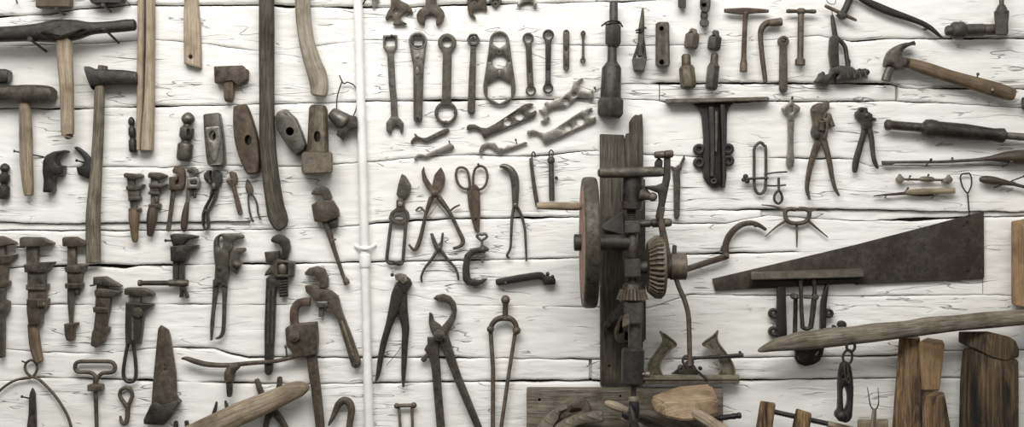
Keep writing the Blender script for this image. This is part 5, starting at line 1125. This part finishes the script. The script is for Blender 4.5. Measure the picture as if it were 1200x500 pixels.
T('drill_press', 'old hand-cranked cast-iron drill press with flywheel, toothed gears and chuck', 'drill press')
WX = 690.5
P('flywheel', 'iron')
ring_x(WX, 284, 100, 71.5, 8.6, 5.5)
SP('wheel_face', 'red', 'faded red-painted wheel face'); disc_x(0, 284, 100, WX - 9.6, WX + 7, [(0, 30), (.03, 62), (.12, 66.5), (.9, 66.5), (1, 60)], 56)
SP('wheel_hub', 'dark'); disc_x(WX, 284, 100, WX - 18, WX + 12, [(0, 8.5), (.04, 10), (.6, 10), (1, 10)], 24)
P('crank_handle', 'wtan'); lathe((WX - 9, 241.5), (WX - 61, 241), [(0, 4.2), (.1, 5), (.5, 4.8), (.9, 4.4), (1, 3.6)], 108, n=16)
P('axle', 'dark'); disc_x(0, 284, 92, 700, 738, [(0, 8), (.02, 9.5), (.95, 9.5), (1, 9)], 24)
P('frame', 'dark'); hull([(x, y, d) for x, y in ((728, 208), (756, 208), (757, 400), (730, 400)) for d in (13, 40)], 2)
SP('mounting_web', 'dark'); hull([(706, 262, 13), (706, 268, 13), (730, 248, 60), (732, 275, 60), (728, 246, 15), (728, 276, 15)], 1)
SP('lower_bracket', 'dark'); hull([(708, 387, 13), (709, 376, 13), (718, 376, 13), (719, 388, 13), (730, 348, 34), (735, 352, 34), (735, 366, 34), (730, 366, 14)], 1); disc(713, 381, 4.8, 13, 22)
SP('bracket_tongue', 'brown'); plate([(721, 388), (728, 370), (731, 370), (732, 384), (738, 390), (738, 400), (726, 403), (722, 398)], 16, 40, 1.5, [[(728, 376), (730, 377), (731, 390), (725, 391)]])
SP('bracket_bolt', 'iron'); disc(713, 381, 3, 20, 25)
SP('upper_bolt', 'dark'); nut(714, 256.5, 4.5, 13, 20)
P('top_bar', 'iron'); rod([(702.5, 202.5, 5.2), (706, 202.3, 6.2), (740, 202, 6.2), (772, 201, 6.2), (777, 201, 5.4)], 6, 104, h=9, e=3, smooth=False)
P('top_casting', 'dark'); lathe((741, 206), (740, 244), [(0, 12), (.5, 12), (.78, 12), (.8, 13.5), (1, 13)], 95, n=20)
SP('side_arm', 'dark'); hull([(738, 214, 90), (752, 215, 100), (764, 224, 104), (764, 232, 104), (750, 238, 100), (740, 234, 90), (746, 222, 84)], 2)
SP('ball_end', 'brown'); lathe((750, 228), (764, 230.5), [(0, 6), (.5, 5.5), (1, 4)], 106); ball(765, 230.5, 5.4, 108)
P('feed_screw', 'iron'); lathe((740, 240), (740, 262), [(i / 20, 6.2 if i % 2 else 5) for i in range(21)], 95, n=16)
P('feed_nut', 'dark'); hull([(x, y, d) for x, y in ((732, 258), (750, 258), (750, 273), (732, 273)) for d in (86, 106)], 1)
P('side_shaft', 'dark'); lathe((748, 262), (786, 260.5), [(0, 4.5), (.36, 4.6), (.37, 3.6), (.42, 3.6), (.43, 5.2), (.9, 5.2), (1, 4.4)], 98)
P('spindle', 'iron'); lathe((741, 272), (741, 348), [(0, 5.4), (.02, 6.4), (.38, 6.4), (.4, 5.5), (1, 5.5)], 95, n=16)
P('bearing_block', 'dark'); hull([(x, y, d) for x, y in ((732, 303), (751, 303), (751, 325), (732, 325)) for d in (84, 106)], 1.4)
SP('bearing_arm', 'dark'); lathe((750, 314), (764, 312), [(0, 7), (1, 8)], 95)
P('crown_gear', 'brown')
kg = kx(100) * S
bevel_gear(W(767.5, 312.5, 100), Vector((-1, 0, 0)), 33.5 * kg, 27 * kg, 9 * kg, 36, 3.4 * kg)
bevel_gear(W(775, 312.5, 100), Vector((-1, 0, 0)), 34 * kg, 33.5 * kg, 8 * kg, 36, 3.4 * kg)
SP('gear_rim', 'brown'); disc_x(0, 312.5, 100, 773.5, 779, [(0, 33.5), (.1, 35.5), (.7, 35), (1, 32)], 48)
P('pinion_gear', 'brown')
bevel_gear(W(741, 350.5, 95), Vector((0, 0, 1)), 16 * kg, 12.5 * kg, 12 * kg, 24, 3 * kg)
SP('pinion_collar', 'iron'); lathe((741, 340), (741, 332), [(0, 12), (.9, 11), (1, 9)], 95)
SP('pinion_base', 'dark'); lathe((741, 349.5), (741, 354), [(0, 16), (.6, 15), (1, 11)], 95)
P('hub', 'brown'); disc_x(0, 312, 100, 777, 804, [(0, 11), (.05, 14), (.3, 14.5), (.32, 15.8), (.97, 15.8), (1, 14.6)], 28)
SP('hub_peg', 'dark'); rod([(790, 302), (790.5, 288)], 2.6, 102, smooth=False)
P('pivot_bolt', 'brown'); lathe((767, 181.5), (788.5, 180), [(0, 3), (.05, 4), (.5, 4.4), (.55, 3.6), (.6, 4.6), (.95, 4.6), (1, 3.6)], 112)
P('rocker_arm', 'dark'); plate([(772, 184), (768, 190), (768, 196), (776, 198), (777, 188)], 100, 110, 1); plate([(779, 184), (786, 184), (786, 208), (782.5, 226), (779, 243), (776, 258), (772, 260), (769, 254), (773, 236), (772, 226), (757, 220), (757, 217.5), (769, 217), (777, 214), (779, 200)], 102, 112, 1.2)
P('lever_link', 'brown'); plate([(774, 242), (780, 243), (777.5, 256), (779.5, 264), (783, 280), (786, 296), (785.5, 314), (780, 316), (779, 300), (775, 280), (772, 262)], 104, 113, 1.2)
SP('link_bolt', 'iron'); lathe((779, 260.5), (786.5, 260.5), [(0, 4.5), (.5, 5), (1, 4)], 110)
P('curved_lever', 'brown'); rod([(791, 322, 3), (795.5, 336, 3), (802, 351, 3), (806.5, 368, 3), (807.5, 385, 3), (808, 405, 3), (808.5, 428, 3)], 3, 104, n=10)
SP('lever_eye', 'dark'); rod([(803, 428), (800, 422), (803, 417), (809, 418), (812, 424), (809, 430)], 1.5, 104, n=8, closed=True)
P('lower_block', 'dark'); hull([(x, y, d) for x, y in ((730, 353), (754, 353), (753, 380), (732, 380)) for d in (82, 108)], 1.6)
SP('block_lip', 'brown'); hull([(x, y, d) for x, y in ((730, 370), (737, 366), (738, 380), (729, 384)) for d in (100, 112)], .8)
P('quill', 'dark'); lathe((744, 378), (744, 412), [(0, 8), (1, 8)], 95, n=16)
P('chuck', 'black'); lathe((742, 409), (741, 450), [(0, 12.6), (.02, 13.3), (.96, 13.3), (1, 12)], 95, n=24)
SP('chuck_screw', 'gray'); lathe((750, 438.5), (761, 438.5), [(0, 3), (.5, 3), (.55, 4), (1, 3.6)], 100)
T('drill_bit', 'thick dark spiral drill bit held in the chuck of the drill press', 'drill bit')
P('shank', 'black'); lathe((742.5, 448), (742.5, 468), [(0, 3.2), (1, 3.2)], 95)
P('collar', 'tan', 'pale worn ring on top of the bit'); lathe((743, 464.5), (743, 469), [(0, 5.5), (.3, 6.6), (1, 6.6)], 95)
P('flute', 'dark')
bm = BM(); rings = []
for i in range(46):
    y = 468.5 + i * 1.4; c = W(743, y, 95); a0 = i * .16; ring = []
    for j in range(20):
        a = 2 * math.pi * j / 20; rr = 6.3 * (1 - .38 * max(0, math.cos(2 * (a - a0))) ** 2) * S * kx(95); ring.append(bm.verts.new(c + Vector((math.cos(a) * rr, math.sin(a) * rr, 0))))
    rings.append(ring)
for A, B in zip(rings, rings[1:]):
    for j in range(20): bm.faces.new((A[j], A[(j + 1) % 20], B[(j + 1) % 20], B[j]))
bm.faces.new(rings[0]); bm.faces.new(list(reversed(rings[-1])))
U(670, 150)
one('wrench', 'narrow grey-green open wrench hanging just right of the drill press lever', 'wrench', 'iron')
plate([(447, 168), (466, 176), (486, 164), (500, 136), (508, 118), (512, 140), (496, 168), (498, 186), (488, 192), (490, 250), (487, 398), (475, 412), (462, 404), (460, 250), (455, 192), (447, 184)], 2, 7, .8)
# ================================================================== at the foot of the press
U(670, 370)
T('plane_frame', 'pale bronze scroll frame with two mirrored curling arms on a flat base', 'frame')
LS = [(398, 70), (408, 76), (428, 88), (471, 126), (446, 150), (418, 180), (402, 206), (396, 236), (410, 270), (344, 270), (340, 240), (350, 208), (380, 165), (404, 132), (412, 104)]
RS = [(658, 66), (650, 76), (636, 90), (590, 126), (618, 142), (648, 172), (668, 204), (674, 236), (660, 270), (736, 270), (732, 238), (720, 206), (690, 160), (662, 124), (654, 98)]
for q in (LS, RS):
    cx = sum(p[0] for p in q) / len(q)
    P('scroll', 'tan'); plate(q, 10, 14, .8)
    SP('scroll_rim', 'tan'); n = len(q); rod([(p[0], p[1]) for p in q[:9]], 4.5, 15, n=8); rod([(p[0], p[1]) for p in q[9:]] + [q[0]], 4.5, 15, n=8)
P('base', 'tan'); hull([(300, 268, 20), (756, 266, 20), (330, 264, 8), (756, 262, 8), (300, 288, 20), (756, 286, 20), (330, 300, 8), (758, 298, 8)], .8)
SP('base_lip', 'brown'); hull([(330, 292, 18), (756, 288, 18), (330, 306, 18), (756, 304, 18), (330, 306, 8), (756, 304, 8), (330, 292, 8), (756, 288, 8)], .6)
P('blade_plate', 'gray'); plate([(446, 262), (470, 244), (510, 215), (536, 198), (566, 240), (572, 264)], 10, 13, .6)
P('adjusting_rod', 'dark'); lathe((500, 194), (772, 176), [(0, 6), (.1, 6), (.12, 9), (.2, 9), (.24, 7), (.9, 9), (1, 10)], 22)
SP('rod_tip', 'dark'); rod([(756, 160), (768, 182)], 6, 22, smooth=False)
P('thumb_ring', 'iron'); rod([(480, 232), (490, 222), (502, 230), (500, 244), (486, 248)], 4, 18, n=8, closed=True); rod([(500, 224), (524, 204)], 5, 18, n=8, smooth=False)
P('stay', 'dark'); rod([(540, 226), (612, 288)], 6, 20, n=8, smooth=False)
P('bolt', 'dark'); disc(580, 237, 9, 12, 18)
U(740, 430, 7.14)
T('mallet', 'pale wooden mallet with a faceted block head lying at the bottom', 'mallet')
P('mallet_head', 'wmallet'); hull([(162, 248, 70), (240, 212, 60), (400, 158, 50), (655, 138, 46), (688, 170, 52), (722, 268, 90), (548, 284, 112), (254, 292, 112), (180, 320, 90), (160, 300, 76), (196, 370, 96), (276, 414, 112), (430, 446, 118), (556, 440, 118), (724, 388, 92), (720, 400, 60), (300, 420, 60)], 2.5, 3, grain=12)
P('handle', 'wtan'); rod([(500, 368, 36, 108), (560, 400, 44, 118), (660, 460, 50, 128), (760, 530, 54, 138), (860, 600, 54, 148)], 45, 118, h=36, e=2.5, cap='f')
one('punch', 'black round steel rod with stepped end, poking out from behind the mallet', 'punch', 'black')
lathe((690, 432), (916, 402), [(0, 16), (.15, 20), (.3, 24), (.5, 24), (.52, 22), (.66, 22), (.7, 26), (.76, 26), (.8, 22), (.86, 22), (.88, 26), (.98, 26), (1, 20)], 56)
U(600, 430, 7.14)
T('spokeshave', 'brown iron hooked spokeshave blade with curved bleached wooden grips at the bottom', 'shave')
P('blade', 'brown'); plate([(396, 412), (404, 376), (430, 342), (478, 292), (540, 272), (600, 262), (636, 292), (660, 330), (670, 362), (664, 388), (610, 400), (500, 408), (430, 444), (396, 442)], 30, 44, 2.5, [sm([(486, 368), (520, 350), (566, 350), (580, 362), (548, 376), (500, 384)])])
P('grip', 'wold'); plate([(200, 520), (232, 480), (286, 412), (350, 372), (440, 328), (464, 318), (420, 362), (398, 402), (388, 440), (350, 490), (330, 540)], 34, 48, 3, grain=150)
P('grip', 'wold'); plate([(340, 540), (380, 492), (440, 452), (500, 428), (580, 404), (640, 394), (756, 380), (768, 420), (766, 462), (690, 470), (600, 478), (540, 492), (500, 540)], 44, 62, 3.5, grain=165)
T('chisel', 'chisel with a pale egg-shaped wooden handle lying behind the drill bit', 'chisel')
P('handle', 'wlight'); rod([(782, 298, 18), (810, 306, 30), (860, 324, 38), (910, 342, 36), (965, 364, 28)], 35, 50)
P('ferrule', 'black'); lathe((930, 384), (1010, 420), [(0, 30), (.1, 34), (1, 34)], 50)
P('blade', 'steel'); plate([(904, 430), (930, 424), (1080, 470), (1160, 520), (1100, 560), (960, 480)], 44, 50, 1)
one('turned_handle', 'thick grey-brown turned wooden handle running off the bottom below the mallet', 'handle', 'wold')
U(740, 430, 7.14); rod([(40, 392, 34), (120, 400, 44), (200, 424, 52), (300, 462, 50), (400, 496, 46), (520, 560, 44)], 45, 33)
end()
# ------------------------------------------------------------------ light and camera
cam = bpy.data.cameras.new('camera'); co = bpy.data.objects.new('camera', cam); COL.objects.link(co)
co.location = (0, -D * S, 0); co.rotation_euler = (math.radians(90), 0, 0); cam.sensor_width = 36; cam.lens = 36 * D / 1200; cam.clip_start = .05
SC.camera = co
def area(name, loc, target, sx, sy, power, col=(1, 1, 1)):
    l = bpy.data.lights.new(name, 'AREA'); l.shape = 'RECTANGLE'; l.size = sx; l.size_y = sy; l.energy = power; l.color = col
    o = bpy.data.objects.new(name, l); COL.objects.link(o); o.location = loc
    o.rotation_euler = (Vector(target) - Vector(loc)).to_track_quat('-Z', 'Y').to_euler(); return o
area('skylight', (-.6, -2.2, 1.9), (-.05, 0, -.32), 2.0, 1.2, 73, (1, .985, .96))
area('ceiling_lamp', (.75, -2.3, 1.9), (.2, 0, 0), 1.0, .7, 22, (1, .98, .95))
w = bpy.data.worlds.new('room_light'); SC.world = w; w.use_nodes = True
bg = w.node_tree.nodes['Background']; wt = w.node_tree
tc = wt.nodes.new('ShaderNodeTexCoord'); sx = wt.nodes.new('ShaderNodeSeparateXYZ'); wt.links.new(tc.outputs['Generated'], sx.inputs[0])
wr = ramp(wt, sx.outputs[2], [(0.0, (.10, .095, .085, 1)), (.42, (.26, .25, .23, 1)), (.6, (.8, .79, .77, 1)), (1.0, (1.0, .985, .96, 1))])   # a room: dim floor, bright ceiling
mr = node(wt, 'ShaderNodeMapRange'); mr.inputs[1].default_value = -1; mr.inputs[2].default_value = 1; wt.links.new(sx.outputs[2], mr.inputs[0]); wt.links.new(mr.outputs[0], wr.inputs[0])
wt.links.new(wr.outputs[0], bg.inputs[0]); bg.inputs[1].default_value = .74
SC.view_settings.view_transform = 'Standard'; SC.view_settings.look = 'None'; SC.view_settings.gamma = 1; SC.view_settings.use_curve_mapping = False
SC.view_settings.exposure = 0
print('THINGS', NTHINGS)
